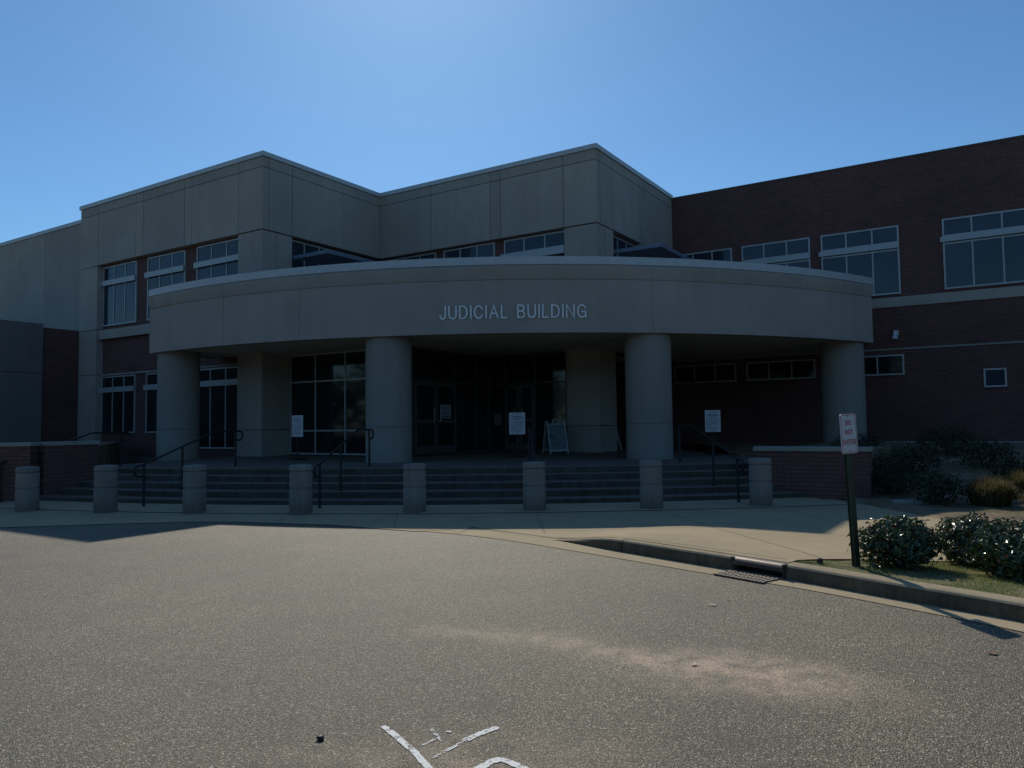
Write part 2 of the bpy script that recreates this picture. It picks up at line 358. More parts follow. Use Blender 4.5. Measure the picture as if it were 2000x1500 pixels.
# ---------------------------------------------------------------- ground heights
K0 = Vector((.58, 10.72, 0)); KD = Vector((.605, -.796, 0)); KN = Vector((.796, .605, 0))
NE = Vector((.538, .843, 0))
def zf(x, y):
    p = Vector((x, y, 0)); t = (p-K0).dot(KD); d = (p-K0).dot(KN)
    return .15*sstep((t+.25)/1.5)*(1-.85*sstep((d-.35)/2.4))*(1-sstep((d-2.6)/2.5))
def zbed(x, y):
    p = Vector((x, y, 0)); w_ = -(p-PD).dot(NE); d = (p-K0).dot(KN)
    return max(zf(x, y), .03)+.85*sstep((12.2-w_)/9.5)+.03*noise.noise(Vector((x*1.3, y*1.3, 0)))
def grid_sheet(name, xs, ys, inside, zfun, mt, attr=None):
    me = bpy.data.meshes.new(name); V = []; F = []; A = []
    for y in ys:
        for x in xs:
            V.append((x, y, zfun(x, y)))
            if attr: A.append(attr(x, y))
    nx = len(xs)
    for j in range(len(ys)-1):
        for i in range(nx-1):
            if inside is None or inside((xs[i]+xs[i+1])/2, (ys[j]+ys[j+1])/2):
                F.append((j*nx+i, j*nx+i+1, (j+1)*nx+i+1, (j+1)*nx+i))
    me.from_pydata(V, [], F); me.update()
    if attr:
        a = me.attributes.new('dust', 'FLOAT', 'POINT'); a.data.foreach_set('value', A)
    return link(name, me, mt, None, True)
def frange(a, b, n): return [a+(b-a)*i/n for i in range(n+1)]
# strip between two polylines, n cross cuts
def lerp_poly(P, n):
    L = [0]
    for a, b in zip(P, P[1:]): L.append(L[-1]+math.dist(a, b))
    out = []
    for i in range(n+1):
        s = L[-1]*i/n; k = 0
        while k < len(P)-2 and L[k+1] < s: k += 1
        f = (s-L[k])/(L[k+1]-L[k]); out.append((P[k][0]+(P[k+1][0]-P[k][0])*f, P[k][1]+(P[k+1][1]-P[k][1])*f))
    return out
def smooth_poly(P, it=2):
    for _ in range(it):
        Q = [P[0]]
        for a, b in zip(P, P[1:]):
            Q += [(a[0]*.75+b[0]*.25, a[1]*.75+b[1]*.25), (a[0]*.25+b[0]*.75, a[1]*.25+b[1]*.75)]
        Q.append(P[-1]); P = Q
    return P
# ---------------------------------------------------------------- GROUND
mb = MB(); mb.quad([(-900, -900, -.06), (900, -900, -.06), (900, 1500, -.06), (-900, 1500, -.06)])
tag(mb.obj('ground', M['field']), kind='structure')
DUST = [((-.7, 6.15), .14, .3), ((.2, 5.9), .2, .75), ((.55, 5.62), .17, .8), ((.95, 5.25), .26, 1.0), ((1.35, 5.12), .36, 1.25), ((1.75, 4.88), .36, 1.1), ((2.15, 4.5), .25, .3)]
def dust(x, y):
    best = 0
    for (a, ra, sa), (b_, rb, sb) in zip(DUST, DUST[1:]):
        ax, ay = a; bx, by = b_; L = (bx-ax)**2+(by-ay)**2
        f = max(0, min(1, ((x-ax)*(bx-ax)+(y-ay)*(by-ay))/L)); d = math.dist((x, y), (ax+(bx-ax)*f, ay+(by-ay)*f))
        r = (ra+(rb-ra)*f)*(1+.5*noise.noise(Vector((x*2.2, y*2.2, 3)))); s = sa+(sb-sa)*f
        best = max(best, s*math.exp(-(d/r)**2))
    best = max(best, .45*math.exp(-((x+.35)/1.0)**2-((y-3.75)/.35)**2))
    best -= .5*math.exp(-((x-1.12)/.2)**2-((y-3.97)/.12)**2)
    return best
xs = [-80, -50, -30, -18, -10, -6]+frange(-4, 4, 100)+[5, 8, 14, 30, 60, 90]
ys = [-60, -30, -12, -4, 0, 1.5, 2.5]+frange(3, 8, 70)+[9, 10, 12, 15, 20]
tag(grid_sheet('road', xs, ys, None, lambda x, y: 0.0, M['asphalt'], dust), kind='structure')
# kerb foot line and gutter line
FOOT = smooth_poly([(-.7, 12.0), (.0, 11.3), (.58, 10.72), (.99, 10.15), (1.8, 9.12), (2.39, 8.38), (2.76, 7.92), (3.04, 7.56), (3.27, 7.22), (3.53, 6.85), (3.80, 6.50), (4.06, 6.14), (4.6, 5.1), (5.0, 3.8), (5.25, 2), (5.3, -6)])
GUT = smooth_poly([(-1.9, 12.0), (-1.04, 11.6), (-.03, 10.72), (.76, 9.8), (1.40, 9.05), (1.97, 8.35), (2.45, 7.82), (2.78, 7.45), (3.09, 7.03), (3.41, 6.57), (3.88, 5.87), (4.30, 5.0), (4.66, 3.8), (4.9, 2), (4.95, -6)])
N = 160
F_ = lerp_poly(FOOT, N); G_ = lerp_poly(GUT, N)
mb = MB()
for i in range(N):
    for k in range(4):
        f0, f1 = k/4, (k+1)/4
        q = [(G_[i][0]*(1-f0)+F_[i][0]*f0, G_[i][1]*(1-f0)+F_[i][1]*f0), (G_[i+1][0]*(1-f0)+F_[i+1][0]*f0, G_[i+1][1]*(1-f0)+F_[i+1][1]*f0),
             (G_[i+1][0]*(1-f1)+F_[i+1][0]*f1, G_[i+1][1]*(1-f1)+F_[i+1][1]*f1), (G_[i][0]*(1-f1)+F_[i][0]*f1, G_[i][1]*(1-f1)+F_[i][1]*f1)]
        mb.quad([(a, b_, .006-.0005*k) for a, b_ in q])
tag(mb.obj('gutter', M['plaza'], smooth=False), kind='structure')
# kerb: profile along the foot line; gap for the drain inlet
def inlet(x): return 2.40 < x < 2.77
def kerb_prof(p, nrm):
    h = zf(p[0]+nrm[0]*.1, p[1]+nrm[1]*.1)+.003
    hh = max(h, .004)
    return [(0, -.02), (.006, hh*.55), (.016, hh-.026*min(1, hh/.1)), (.028, hh-.010*min(1, hh/.1)), (.045, hh-.003*min(1, hh/.1)), (.07, hh), (.20, hh+.001), (.20, -.02)]
mb = MB(); rows = []; FK = lerp_poly(FOOT, 1600)
def build_kerb(idx):
    rows = []
    for i in idx:
        a = FK[max(i-1, 0)]; b_ = FK[min(i+1, 1600)]; t_ = Vector((b_[0]-a[0], b_[1]-a[1], 0)).normalized(); n_ = Vector((-t_.y, t_.x, 0))
        if n_.dot(KN) < 0: n_ = -n_
        rows.append([mb.bm.verts.new((FK[i][0]+n_.x*d, FK[i][1]+n_.y*d, z)) for d, z in kerb_prof(FK[i], n_)])
    for r0, r1 in zip(rows, rows[1:]):
        for k in range(len(r0)-1): mb.bm.faces.new((r0[k], r1[k], r1[k+1], r0[k+1]))
    mb.bm.faces.new(rows[0]); mb.bm.faces.new(rows[-1][::-1])
i0 = min(i for i in range(1601) if inlet(FK[i][0])); i1 = max(i for i in range(1601) if inlet(FK[i][0]) and FK[i][1] > 6)
# split by expansion joints
cuts = [c for c in range(0, i0, 250) if i0-c > 60]+[i0]
for a, b_ in zip(cuts, cuts[1:]): build_kerb(list(range(a, b_-1, 5))+[b_-1])
c2 = list(range(i1, 1500, 250))+[1600]
for a, b_ in zip(c2, c2[1:]): build_kerb(list(range(a, b_-1, 5))+[b_-1])
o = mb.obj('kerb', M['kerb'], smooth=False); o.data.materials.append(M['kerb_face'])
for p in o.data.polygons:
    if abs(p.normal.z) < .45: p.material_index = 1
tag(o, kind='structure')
# plaza slab (pavement) with saw-cut joints, built as cells
EDGE_L = [(-40, 9.0), (-20, 11.2), (-12, 12.45), (-8.6, 12.85), (-6.6, 13.2), (-5.37, 13.3), (-4.61, 13.15), (-3.0, 12.65), (-2.13, 12.1), (-1.5, 11.75), (-.7, 12.0)]
def front_y(x):
    P = EDGE_L if x < -1.0 else None
    if P:
        for a, b_ in zip(P, P[1:]):
            if a[0] <= x <= b_[0]: return a[1]+(b_[1]-a[1])*(x-a[0])/(b_[0]-a[0])
        return 9
    best = None
    for i in range(len(FK)-1):
        a, b_ = FK[i], FK[i+1]
        if a[0] <= x <= b_[0]: best = a[1]+(b_[1]-a[1])*(x-a[0])/(b_[0]-a[0])+.12*1.6; break
    return best if best is not None else 11.5
PATH_LOW = [(2.86, 8.05), (3.02, 8.13), (3.63, 8.23), (4.63, 8.42), (6.2, 8.9), (8, 9.0), (14, 8.6), (30, 7)]
PATH_UP = [(6.5, 17.5), (6.75, 14.65), (6.85, 13.2), (7.0, 12.2), (7.15, 11.3), (7.9, 10.7), (10, 10.3), (14, 10.0), (30, 9)]
def piece(P, x):
    for a, b_ in zip(P, P[1:]):
        if a[0] <= x <= b_[0]: return a[1]+(b_[1]-a[1])*(x-a[0])/(b_[0]-a[0])
    return P[-1][1]
colx = [-40, -30, -22, -16]+frange(-13, 2.86, 90)+frange(2.86, 6.5, 24)[1:]+[6.75]
for x in (6.85, 7.0, 7.15, 7.5, 7.9, 9, 10, 12, 14, 20, 30): colx.append(x)
mb = MB(); prev = None
for x in colx:
    lo = front_y(x) if x < 2.86 else piece(PATH_LOW, x)
    hi = 26 if x <= 6.5 else piece(PATH_UP, x)
    colv = [mb.bm.verts.new((x, lo+(hi-lo)*k/30, zf(x, lo+(hi-lo)*k/30)+.009)) for k in range(31)]
    if prev:
        for k in range(30): mb.bm.faces.new((prev[k], colv[k], colv[k+1], prev[k+1]))
    prev = colv
tag(mb.obj('pavement', M['plaza'], smooth=True), kind='structure')
# pavement joints: thin dark saw cuts lying on the slab
m, t, b = mat('joint_dirt'); b.inputs['Base Color'].default_value = (.06, .05, .04, 1); b.inputs['Roughness'].default_value = 1; M['joint'] = m
mb = MB()
def joint(a, b_, w=.008):
    n = max(2, int(math.dist(a, b_)/.25)); d = Vector((b_[0]-a[0], b_[1]-a[1], 0)).normalized(); nn = Vector((-d.y, d.x, 0))*w/2
    for i in range(n):
        p0 = Vector((*a, 0)).lerp(Vector((*b_, 0)), i/n); p1 = Vector((*a, 0)).lerp(Vector((*b_, 0)), (i+1)/n)
        z0 = zf(p0.x, p0.y)+.013; z1 = zf(p1.x, p1.y)+.013
        mb.quad([(p0.x+nn.x, p0.y+nn.y, z0), (p1.x+nn.x, p1.y+nn.y, z1), (p1.x-nn.x, p1.y-nn.y, z1), (p0.x-nn.x, p0.y-nn.y, z0)])
joint((.40, 13.9), (.46, 11.35)); joint((-.3, 11.65), (6.9, 11.55)); joint((2.75, 13.9), (3.05, 11.5)); joint((3.05, 11.5), (3.3, 8.3)); joint((-4.2, 13.9), (-4.0, 13.1))
joint((5.0, 13.9), (5.3, 8.7)); joint((6.3, 14.0), (7.0, 12.0)); joint((.62, 10.95), (2.9, 8.15)); joint((-2.1, 13.9), (-1.9, 12.1)); joint((-6.6, 14.2), (-6.6, 13.25)); joint((7.2, 11.2), (6.6, 9.1))
tag(mb.obj('pavement_joints', M['joint']), kind='structure')
# lawn strip and planting bed
def below_path(x, y): return y < (piece(PATH_LOW, x) if x > 2.86 else 0)+.03
mb = MB(); prev = None
for x in frange(2.80, 4.3, 30)+frange(4.5, 12, 30)+[16, 22, 30]:
    hi = piece(PATH_LOW, max(x, 2.87))-.005
    lo = None
    for i in range(len(FK)-1):
        a, b_ = FK[i], FK[i+1]
        if a[0] <= x <= b_[0]: lo = a[1]+.24; break
    if lo is None or lo > hi: lo = 2 if x > 4 else hi-.02
    if x > 5.2: lo = -6
    colv = [mb.bm.verts.new((x, lo+(hi-lo)*k/40, zf(x, lo+(hi-lo)*k/40)-.004+.012*noise.noise(Vector((x*3, k*.7, 1))))) for k in range(41)]
    if prev:
        for k in range(40): mb.bm.faces.new((prev[k], colv[k], colv[k+1], prev[k+1]))
    prev = colv
tag(mb.obj('lawn', M['turf'], smooth=True), kind='structure')
mb = MB(); prev = None
for x in [6.5, 6.75, 6.85, 7.0, 7.15, 7.5]+frange(7.9, 16, 40)+[18, 22, 30]:
    lo = piece(PATH_UP, x)-.02; hi = PD.y-(x-PD.x)*.538/.843+.2
    colv = [mb.bm.verts.new((x, lo+(hi-lo)*k/50, zbed(x, lo+(hi-lo)*k/50)-.03*(k == 0))) for k in range(51)]
    if prev:
        for k in range(50): mb.bm.faces.new((prev[k], colv[k], colv[k+1], prev[k+1]))
    prev = colv
tag(mb.obj('planting_bed', M['mulch'], smooth=True), kind='structure')
# ---------------------------------------------------------------- STEPS
SC = Vector((0, 44.3, 0))
def arcpt(r, a, z=0): return Vector((SC.x+r*math.sin(a), SC.y-r*math.cos(a), z))
A0, A1, NA = -.425, .262, 72
def arc_slab(mb, r_out, r_in, z0, z1, a0=A0, a1=A1, n=NA, zin=None):
    if zin is None: zin = z1
    R = []
    for i in range(n+1):
        a = a0+(a1-a0)*i/n
        R.append([mb.bm.verts.new(p) for p in (arcpt(r_out, a, z0), arcpt(r_out, a, z1-.012), arcpt(r_out-.012, a, z1), arcpt(r_in, a, zin), arcpt(r_in, a, z0))])
    for p, q in zip(R, R[1:]):
        for k in range(5): mb.bm.faces.new((p[k], q[k], q[(k+1) % 5], p[(k+1) % 5]))
    mb.bm.faces.new(R[0][::-1]); mb.bm.faces.new(R[-1])
steps = thing('entrance_steps', 'wide curved flight of low concrete steps up to the entrance terrace', 'steps')
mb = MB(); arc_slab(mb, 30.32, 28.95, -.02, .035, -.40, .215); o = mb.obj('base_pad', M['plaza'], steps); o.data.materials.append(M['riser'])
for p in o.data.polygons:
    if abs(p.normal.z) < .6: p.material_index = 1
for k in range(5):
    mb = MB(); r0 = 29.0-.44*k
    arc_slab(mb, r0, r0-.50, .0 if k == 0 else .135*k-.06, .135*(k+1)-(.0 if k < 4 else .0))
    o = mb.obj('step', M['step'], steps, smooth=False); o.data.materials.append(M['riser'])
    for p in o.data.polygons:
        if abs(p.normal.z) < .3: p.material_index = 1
mb = MB(); R = []
for i in range(NA+1):
    a = A0+(A1-A0)*i/NA
    R.append([mb.bm.verts.new(arcpt(r, a, z)) for r, z in ((26.75, .676), (25, .69), (20, .745), (12, .76))])
for p, q in zip(R, R[1:]):
    for k in range(3): mb.bm.faces.new((p[k], q[k], q[k+1], p[k+1]))
mb.obj('terrace', M['step'], steps)
# ---------------------------------------------------------------- BUILDING
B = thing('judicial_building', 'long two storey courthouse of tan precast panels and red brick with a curved canopy entrance', 'building')
def slab(name, O, d, s0, s1, z0, z1, o0, o1, mt, parent=B, bevel=0):
    mb = MB(); mb.wbox(O, d, s0, s1, z0, z1, o0, o1); return mb.obj(name, mt, parent, bevel=bevel)
def panels(name, O, d, sl, zl, o0, o1, mt, gap=.022):
    mb = MB()
    for a, b_ in zip(sl, sl[1:]):
        for c, e in zip(zl, zl[1:]):
            mb.wbox(O, d, a+gap/2, b_-gap/2, c+gap/2, e-gap/2, o0, o1)
    return mb.obj(name, mt, B)
ZT = 10.27; ZC = 10.42; REC = .25
# rear mass
nA = Vector((-u.y, u.x, 0))
foot = [PA+u*-26+nA*.6, PA+u*-.7+nA*.6, PV+u*-.6+v*.6, PC+u*-3.4+nA*.7, PD+u*-3.4+nA*.5, PD+u*26+nA*.5, PD+u*26+nA*22, PA+u*-26+nA*24]
mb = MB(); mb.poly_prism([(p.x, p.y) for p in foot], -.05, 9.7); mb.obj('rear_block', M['precast'], B, tri=True)
mb = MB(); mb.poly_prism([(p.x, p.y) for p in (PC+u*-3.38+nA*.64, PC+u*-.64+nA*.64, PD+u*-.64, PD+u*-3.38)], 9.5, 9.69); mb.obj('roof_deck', M['precast'], B, tri=True)
# brick infill planes (recessed)
slab('brick_wall', PA, u, -9.5, -.3, 0, ZT-.1, REC, .62, M['brick_u'])
slab('brick_wall', PV, u, -.62, 8.8, 3.9, ZT-.1, REC, .62, M['brick_u'])
slab('brick_wall', PA, v, .3, 5.43, 3.9, ZT-.1, REC, .62, M['brick_v'])
slab('brick_wall', PC, v, .3, 6.6, 3.95, ZT-.1, REC, .62, M['brick_v'])
# concrete: left wing wall
panels('concrete_wall', PA+nA*.12, u, [-26, -18.5, -13.7, -10.78], [0, 5.45, 9.80], 0, .5, M['precast'])
slab('parapet_coping', PA+nA*.12, u, -26, -10.79, 9.80, 9.95, -.04, .5, M['metal'])
panels('concrete_wall', PA, u, [-10.77, -9.51], [0, 3.72, 5.45, 7.90, 9.93, ZT], 0, .5, M['precast'])
# upper panels
panels('concrete_wall', PA, u, [-9.5, -6.99, -6.53, -4.06, -3.65, -1.2, 0], [7.92, 9.93, ZT], 0, REC-.004, M['precast'])
panels('concrete_wall', PA, v, [REC+.002, 1.2, 5.43], [7.92, 9.93, ZT], 0, REC-.004, M['precast'])
panels('concrete_wall', PV, u, [0.0, 2.45, 5.03, 5.45, 7.87, 9.05], [7.92, 9.93, ZT], 0, REC-.004, M['precast'])
panels('concrete_wall', PC, v, [REC+.002, 1.2, 3.43, 6.6], [7.92, 9.93, ZT], 0, REC-.004, M['precast'])
panels('concrete_wall', PC, v, [3.43, 6.6], [3.95, 7.92], 0, REC-.004, M['precast'])
# corner piers
def pier(O, sa):
    panels('concrete_pier', O, u, [sa, 0 if O is PA else 9.05], [.5, 1.56, 7.90], -.001, REC+.3, M['precast'])
panels('concrete_pier', PA, u, [-1.2, 0], [.5, 1.56, 7.90], 0, REC+.3, M['precast'])
panels('concrete_pier', PA, v, [REC+.302, 1.2], [.5, 1.56, 7.90], 0, REC+.3, M['precast'])
panels('concrete_pier', PV, u, [7.87, 9.05], [.5, 1.56, 7.90], 0, REC+.3, M['precast'])
panels('concrete_pier', PC, v, [REC+.302, 1.2], [.5, 1.56, 7.90], 0, REC+.3, M['precast'])
# spandrel band and lintel strip on the left
panels('concrete_band', PA, u, [-9.5, -1.2], [5.05, 5.42], .06, REC-.003, M['precast'])
slab('lintel_strip', PA, u, -9.5, -1.2, 3.67, 3.73, .17, REC-.003, M['cap'])
slab('sill_strip', PA, u, -9.5, -1.2, .0, .62, .16, REC-.003, M['step'])
# roof copings
def coping(O, d, s0, s1, z0=ZT, z1=ZC): slab('parapet_coping', O, d, s0, s1, z0, z1, -.045, .5, M['metal'])
coping(PA, u, -10.82, .045); coping(PA, v, .5, 5.385); coping(PV, u, -.5, 9.095); coping(PC, v, .5, 6.65)
slab('parapet_wall', PA, u, -9.5, -.6, ZT-.1, ZT, REC, .49, M['precast'])
# brick wing
slab('brick_wall', PD, u, -3.0, 26, 0, ZT, .0, .5, M['brick_u'])
slab('parapet_coping', PD, u, .01, 26, ZT, ZT+.05, -.02, .5, M['iron'])
panels('concrete_band', PD, u, [0.01, 3.3, 6.9, 11.3, 15.5, 20, 26], [5.34, 5.68], -.035, -.002, M['precast'])
slab('lintel_strip', PD, u, .01, 26, 3.93, 3.98, -.02, -.002, M['cap'])
slab('water_table', PD, u, 6.9, 26, .0, .93, -.09, -.002, M['cap'])
# windows
def window(O, d, s0, s1, z0, z1, off, n=3, zs=None, shelf=None, fr=.05, fm=None, gm=None, name='window', shelf_out=.14, mull=None):
    fm = fm or M['frame']; gm = gm or M['glass']
    mb = MB(); D0, D1 = off-.06, off-.003
    mb.wbox(O, d, s0, s0+fr, z0, z1, D0, D1); mb.wbox(O, d, s1-fr, s1, z0, z1, D0, D1)
    mb.wbox(O, d, s0+fr, s1-fr, z0, z0+fr, D0, D1); mb.wbox(O, d, s0+fr, s1-fr, z1-fr, z1, D0, D1)
    xs_ = mull if mull is not None else [s0+(s1-s0)*k/n for k in range(1, n)]
    for x in xs_: mb.wbox(O, d, x-.022, x+.022, z0+fr, z1-fr, D0+.006, D1)
    ed = [s0+fr]+sum([[x-.022, x+.022] for x in xs_], [])+[s1-fr]
    for zz in (zs or []):
        for a, b_ in zip(ed[::2], ed[1::2]): mb.wbox(O, d, a, b_, zz-.025, zz+.025, D0+.012, D1)
    w_ = mb.obj(name, fm, B)
    g = MB(); g.wbox(O, d, s0+fr*.5, s1-fr*.5, z0+fr*.5, z1-fr*.5, off-.035, off-.005); g.obj('pane', gm, w_)
    if shelf:
        h = MB(); h.wbox(O, d, s0-.07, s1, shelf[0], shelf[1], D0-shelf_out, D0-.002); h.obj('light_shelf', M['frame'], w_)
    return w_
for a, b_ in ((-9.46, -7.24), (-6.54, -4.30), (-3.64, -1.25)):
    window(PA, u, a, b_, 5.57, 7.86, REC, shelf=(7.12, 7.31), shelf_out=.07)
    window(PA, u, a, b_, 1.49 if a < -4 else .95, 3.64, REC, shelf=(3.03, 3.22), shelf_out=.06, gm=M['glass_dark'])
window(PV, u, .25, 2.50, 5.57, 7.88, REC, shelf=(7.12, 7.36)); window(PV, u, 2.86, 5.06, 5.57, 7.88, REC, shelf=(7.12, 7.36)); window(PV, u, 5.45, 7.84, 5.57, 7.88, REC, shelf=(7.12, 7.38))
window(PA, v, 1.24, 5.2, 5.57, 7.86, REC, n=6); window(PC, v, 1.24, 3.4, 5.57, 7.86, REC, n=3)
for a, b_ in ((.06, 2.29), (2.65, 5.02), (5.38, 7.80), (9.05, 11.47), (11.85, 14.2), (15.5, 17.9)):
    window(PD, u, a, b_, 5.77, 8.04, .0, shelf=(7.29, 7.46), shelf_out=.06, zs=[7.24, 7.49])
for a, b_ in ((-.02, 2.32), (2.70, 5.06), (5.42, 7.81)):
    window(PD, u, a, b_, 3.10, 3.77, .0, gm=M['glass_dark'])
window(PD, u, 10.0, 10.6, 2.60, 3.18, .0, n=1, gm=M['glass'])
window(PD, u, -2.7, -.35, 3.10, 3.77, .0, gm=M['glass_dark'])
# entrance glazing
VO = Vector((-7.2, 24.65, 0)); VC = VO+u*4.83
window(VO, u, .02, 4.80, .76, 3.95, .0, mull=[1.18, 2.48, 3.7], zs=[1.51, 3.07], fm=M['frame'], gm=M['glass_dark'], name='storefront')
window(VC, v, .03, 4.25, .76, 3.95, .0, mull=[.32, 2.38, 3.50], zs=[2.98], fm=M['frame_dark'], gm=M['glass_dark'], name='storefront')
window(PV, u, 4.86, 7.85, .76, 3.95, .12, mull=[5.5, 6.66], zs=[2.98], fm=M['frame_dark'], gm=M['glass_dark'], name='storefront')
def door(O, d, s0, s1, off, hs):
    mb = MB(); a, b_ = s0, s1
    mb.wbox(O, d, a, a+.09, .78, 2.93, off-.10, off-.062); mb.wbox(O, d, b_-.09, b_, .78, 2.93, off-.10, off-.062)
    mb.wbox(O, d, a+.09, b_-.09, .78, 1.02, off-.10, off-.062); mb.wbox(O, d, a+.09, b_-.09, 2.83, 2.93, off-.10, off-.062); mb.wbox(O, d, a+.09, b_-.09, 1.70, 1.80, off-.10, off-.062)
    o = mb.obj('door', M['frame_dark'], B)
    g = MB(); g.wbox(O, d, a+.05, b_-.05, .9, 2.88, off-.082, off-.066); g.obj('pane', M['glass_dark'], o)
    n = Vector((-d.y, d.x, 0)); hb = O+d*(b_-.14 if hs > 0 else a+.14)+n*(off-.15)
    h = MB(); h.tube([hb+Vector((0, 0, 1.75))+n*.05, hb+Vector((0, 0, 1.75)), hb+Vector((0, 0, 2.15)), hb+Vector((0, 0, 2.15))+n*.05], .014, 8); h.obj('handle', M['frame'], o)
door(VC, v, .34, 1.33, 0, 1); door(VC, v, 1.36, 2.36, 0, -1)
door(PV, u, 5.52, 6.07, .12, 1); door(PV, u, 6.09, 6.64, .12, -1)
slab('entrance_lintel', VC, v, 0, 4.2, 3.95, 4.2, .0, .3, M['soffit'])
# sunshades on the re-entrant walls
def sunshade(O, s0, s1):
    mb = MB(); L = 1.62
    o = O+v*s0+Vector((0, 0, 7.15))
    mb.box(o, u*L, v*.06, Vector((0, 0, .12))); mb.box(o+v*(s1-s0-.06), u*L, v*.06, Vector((0, 0, .12)))
    mb.box(o+u*(L-.06)+v*.06, u*.06, v*(s1-s0-.12), Vector((0, 0, .12)))
    k = 9
    for i in range(k):
        mb.box(o+u*(.08+i*(L-.2)/k)+v*.06+Vector((0, 0, .02)), u*.11+Vector((0, 0, .05)), v*(s1-s0-.12), Vector((0, 0, .015)))
    mb.obj('sunshade', M['shade'], B)
sunshade(PA, 1.22, 5.0); sunshade(PC, 1.22, 4.6)
# ---- canopy
RF = 17.6; FC = Vector((.2, 18.9+RF, 0)); AL = -.690; AR = .642
def fpt(r, a, z): return Vector((FC.x+r*math.sin(a), FC.y-r*math.cos(a), z))
JA = [-.485, -.335, .195, .47]
def arc_profile(name, prof, mt, parent, joints=False, n=150, a0=AL, a1=AR, closed=True):
    mb = MB(); aa = frange(a0, a1, n)
    jset = []
    if joints:
        for j in JA: aa += [j-.0009, j-.0005, j+.0005, j+.0009]; jset += [j]
        aa.sort()
    R = []
    for a in aa:
        inj = any(abs(a-j) < .0007 for j in jset)
        R.append([mb.bm.verts.new(fpt(RF+d-(.012 if inj and k_ else 0), a, z)) for d, z, k_ in prof])
    m_ = len(prof)
    for p, q in zip(R, R[1:]):
        for k in range(m_ if closed else m_-1): mb.bm.faces.new((p[k], q[k], q[(k+1) % m_], p[(k+1) % m_]))
    if closed: mb.bm.faces.new(R[0][::-1]); mb.bm.faces.new(R[-1])
    return mb.obj(name, mt, parent, smooth=True)
fas = arc_profile('canopy_fascia', [(0, 3.92, 1), (.0, 4.02, 1), (.0, 5.25, 1), (-.02, 5.255, 0), (-.02, 5.275, 0), (.0, 5.28, 1), (.075, 5.52, 1), (.075, 5.60, 1), (.03, 5.61, 0), (.02, 5.645, 0), (-.30, 5.645, 0), (-.30, 3.92, 0)], M['fascia'], B, True)
arc_profile('canopy_coping', [(.045, 5.65, 0), (.045, 5.85, 0), (-.34, 5.87, 0), (-.34, 5.65, 0)], M['metal'], fas)
# soffit and roof decks
endL = fpt(RF-.05, AL, 0); endR = fpt(RF-.05, AR, 0)
arcp = [fpt(RF-.28, a, 0) for a in frange(AL, AR, 50)]
bk = [PD+u*6.6+nA*.02, PD+u*-.1, PC+v*6.5+u*-.4, PV+v*.3, PA+u*-2.3+nA*.1]
mb = MB(); mb.poly_prism([(p.x, p.y) for p in arcp+bk], 3.97, 4.0); mb.obj('canopy_soffit', M['soffit'], fas, tri=True)
mb = MB(); mb.poly_prism([(p.x, p.y) for p in [fpt(RF-.31, a, 0) for a in frange(AL, AR, 50)]+bk], 5.0, 5.05); mb.obj('canopy_roof', M['annex'], fas, tri=True)
# side returns
for E_, T_ in ((fpt(RF-.3, AL, 0), PA+u*-2.4), (fpt(RF-.3, AR, 0), PD+u*6.45)):
    d_ = (T_-E_); d_.z = 0; L_ = d_.length; d_.normalize()
    mb = MB(); mb.wbox(E_, d_, .0, L_, 3.93, 5.64, -.15, .15); mb.wbox(E_, d_, .0, L_, 5.65, 5.86, -.18, .18); mb.obj('canopy_return', M['fascia'], fas)
# downlights
for p in ((-6.0, 20.6), (.0, 20.2), (5.2, 20.9), (-3.2, 21.2), (2.9, 21.3), (8.4, 22.3)):
    mb = MB(); mb.lathe([(.13, 3.955), (.10, 3.95), (.10, 3.969), (.13, 3.969)], (p[0], p[1], 0), 20); mb.obj('downlight', M['frame'], fas, smooth=True)
# columns
for (x, y) in ((-8.99, 20.12), (-3.22, 19.32), (3.40, 19.35), (9.32, 21.85)):
    pass
COLA = [-.666, -.206, .2027, .614]
for a in COLA:
    p = fpt(RF-.72, a, 0); mb = MB()
    mb.lathe([(.605, .55), (.605, 1.585), (.59, 1.592), (.59, 1.612), (.605, 1.62), (.605, 3.97)], (p.x, p.y, 0), 64, False); mb.obj('column', M['column'], B, smooth=True)
# low annex at the left
AO = PA+u*-10.79
mb = MB(); mb.wbox(AO, -v, .0, 1.33, 0, 5.50, 0, -8); mb.obj('annex_wall', M['brick_v'], B)
mb = MB(); mb.wbox(AO, -v, 1.335, 7, 0, 3.75, .06, -8); mb.wbox(AO, -v, 1.335, 7, 3.77, 5.63, .06, -8); mb.obj('annex_wall', M['annex'], B)
SS = 0.0
# ---------------------------------------------------------------- LETTERS
sg = thing('building_lettering', 'raised metal capitals reading JUDICIAL BUILDING on the curved fascia', 'sign')
word = 'JUDICIAL BUILDING'; T_w = .036
xs_, kx, hh_, tot_ = word_layout(word, .345, T_w, 3.69, .20)
for ch, x0 in zip(word, xs_):
    if ch == ' ': continue
    mb = MB()
    def plc(a_, b_, yy, x0=x0):
        sx = x0+a_-tot_/2+.045; an = math.asin((sx-FC.x)/RF); return fpt(RF+.012+yy, an, 4.285+T_w/2+b_)
    stroke_glyph(mb, ch, plc, T_w, .028, hh_, hh_*kx, .001)
    mb.obj('letter', M['letter'], sg)
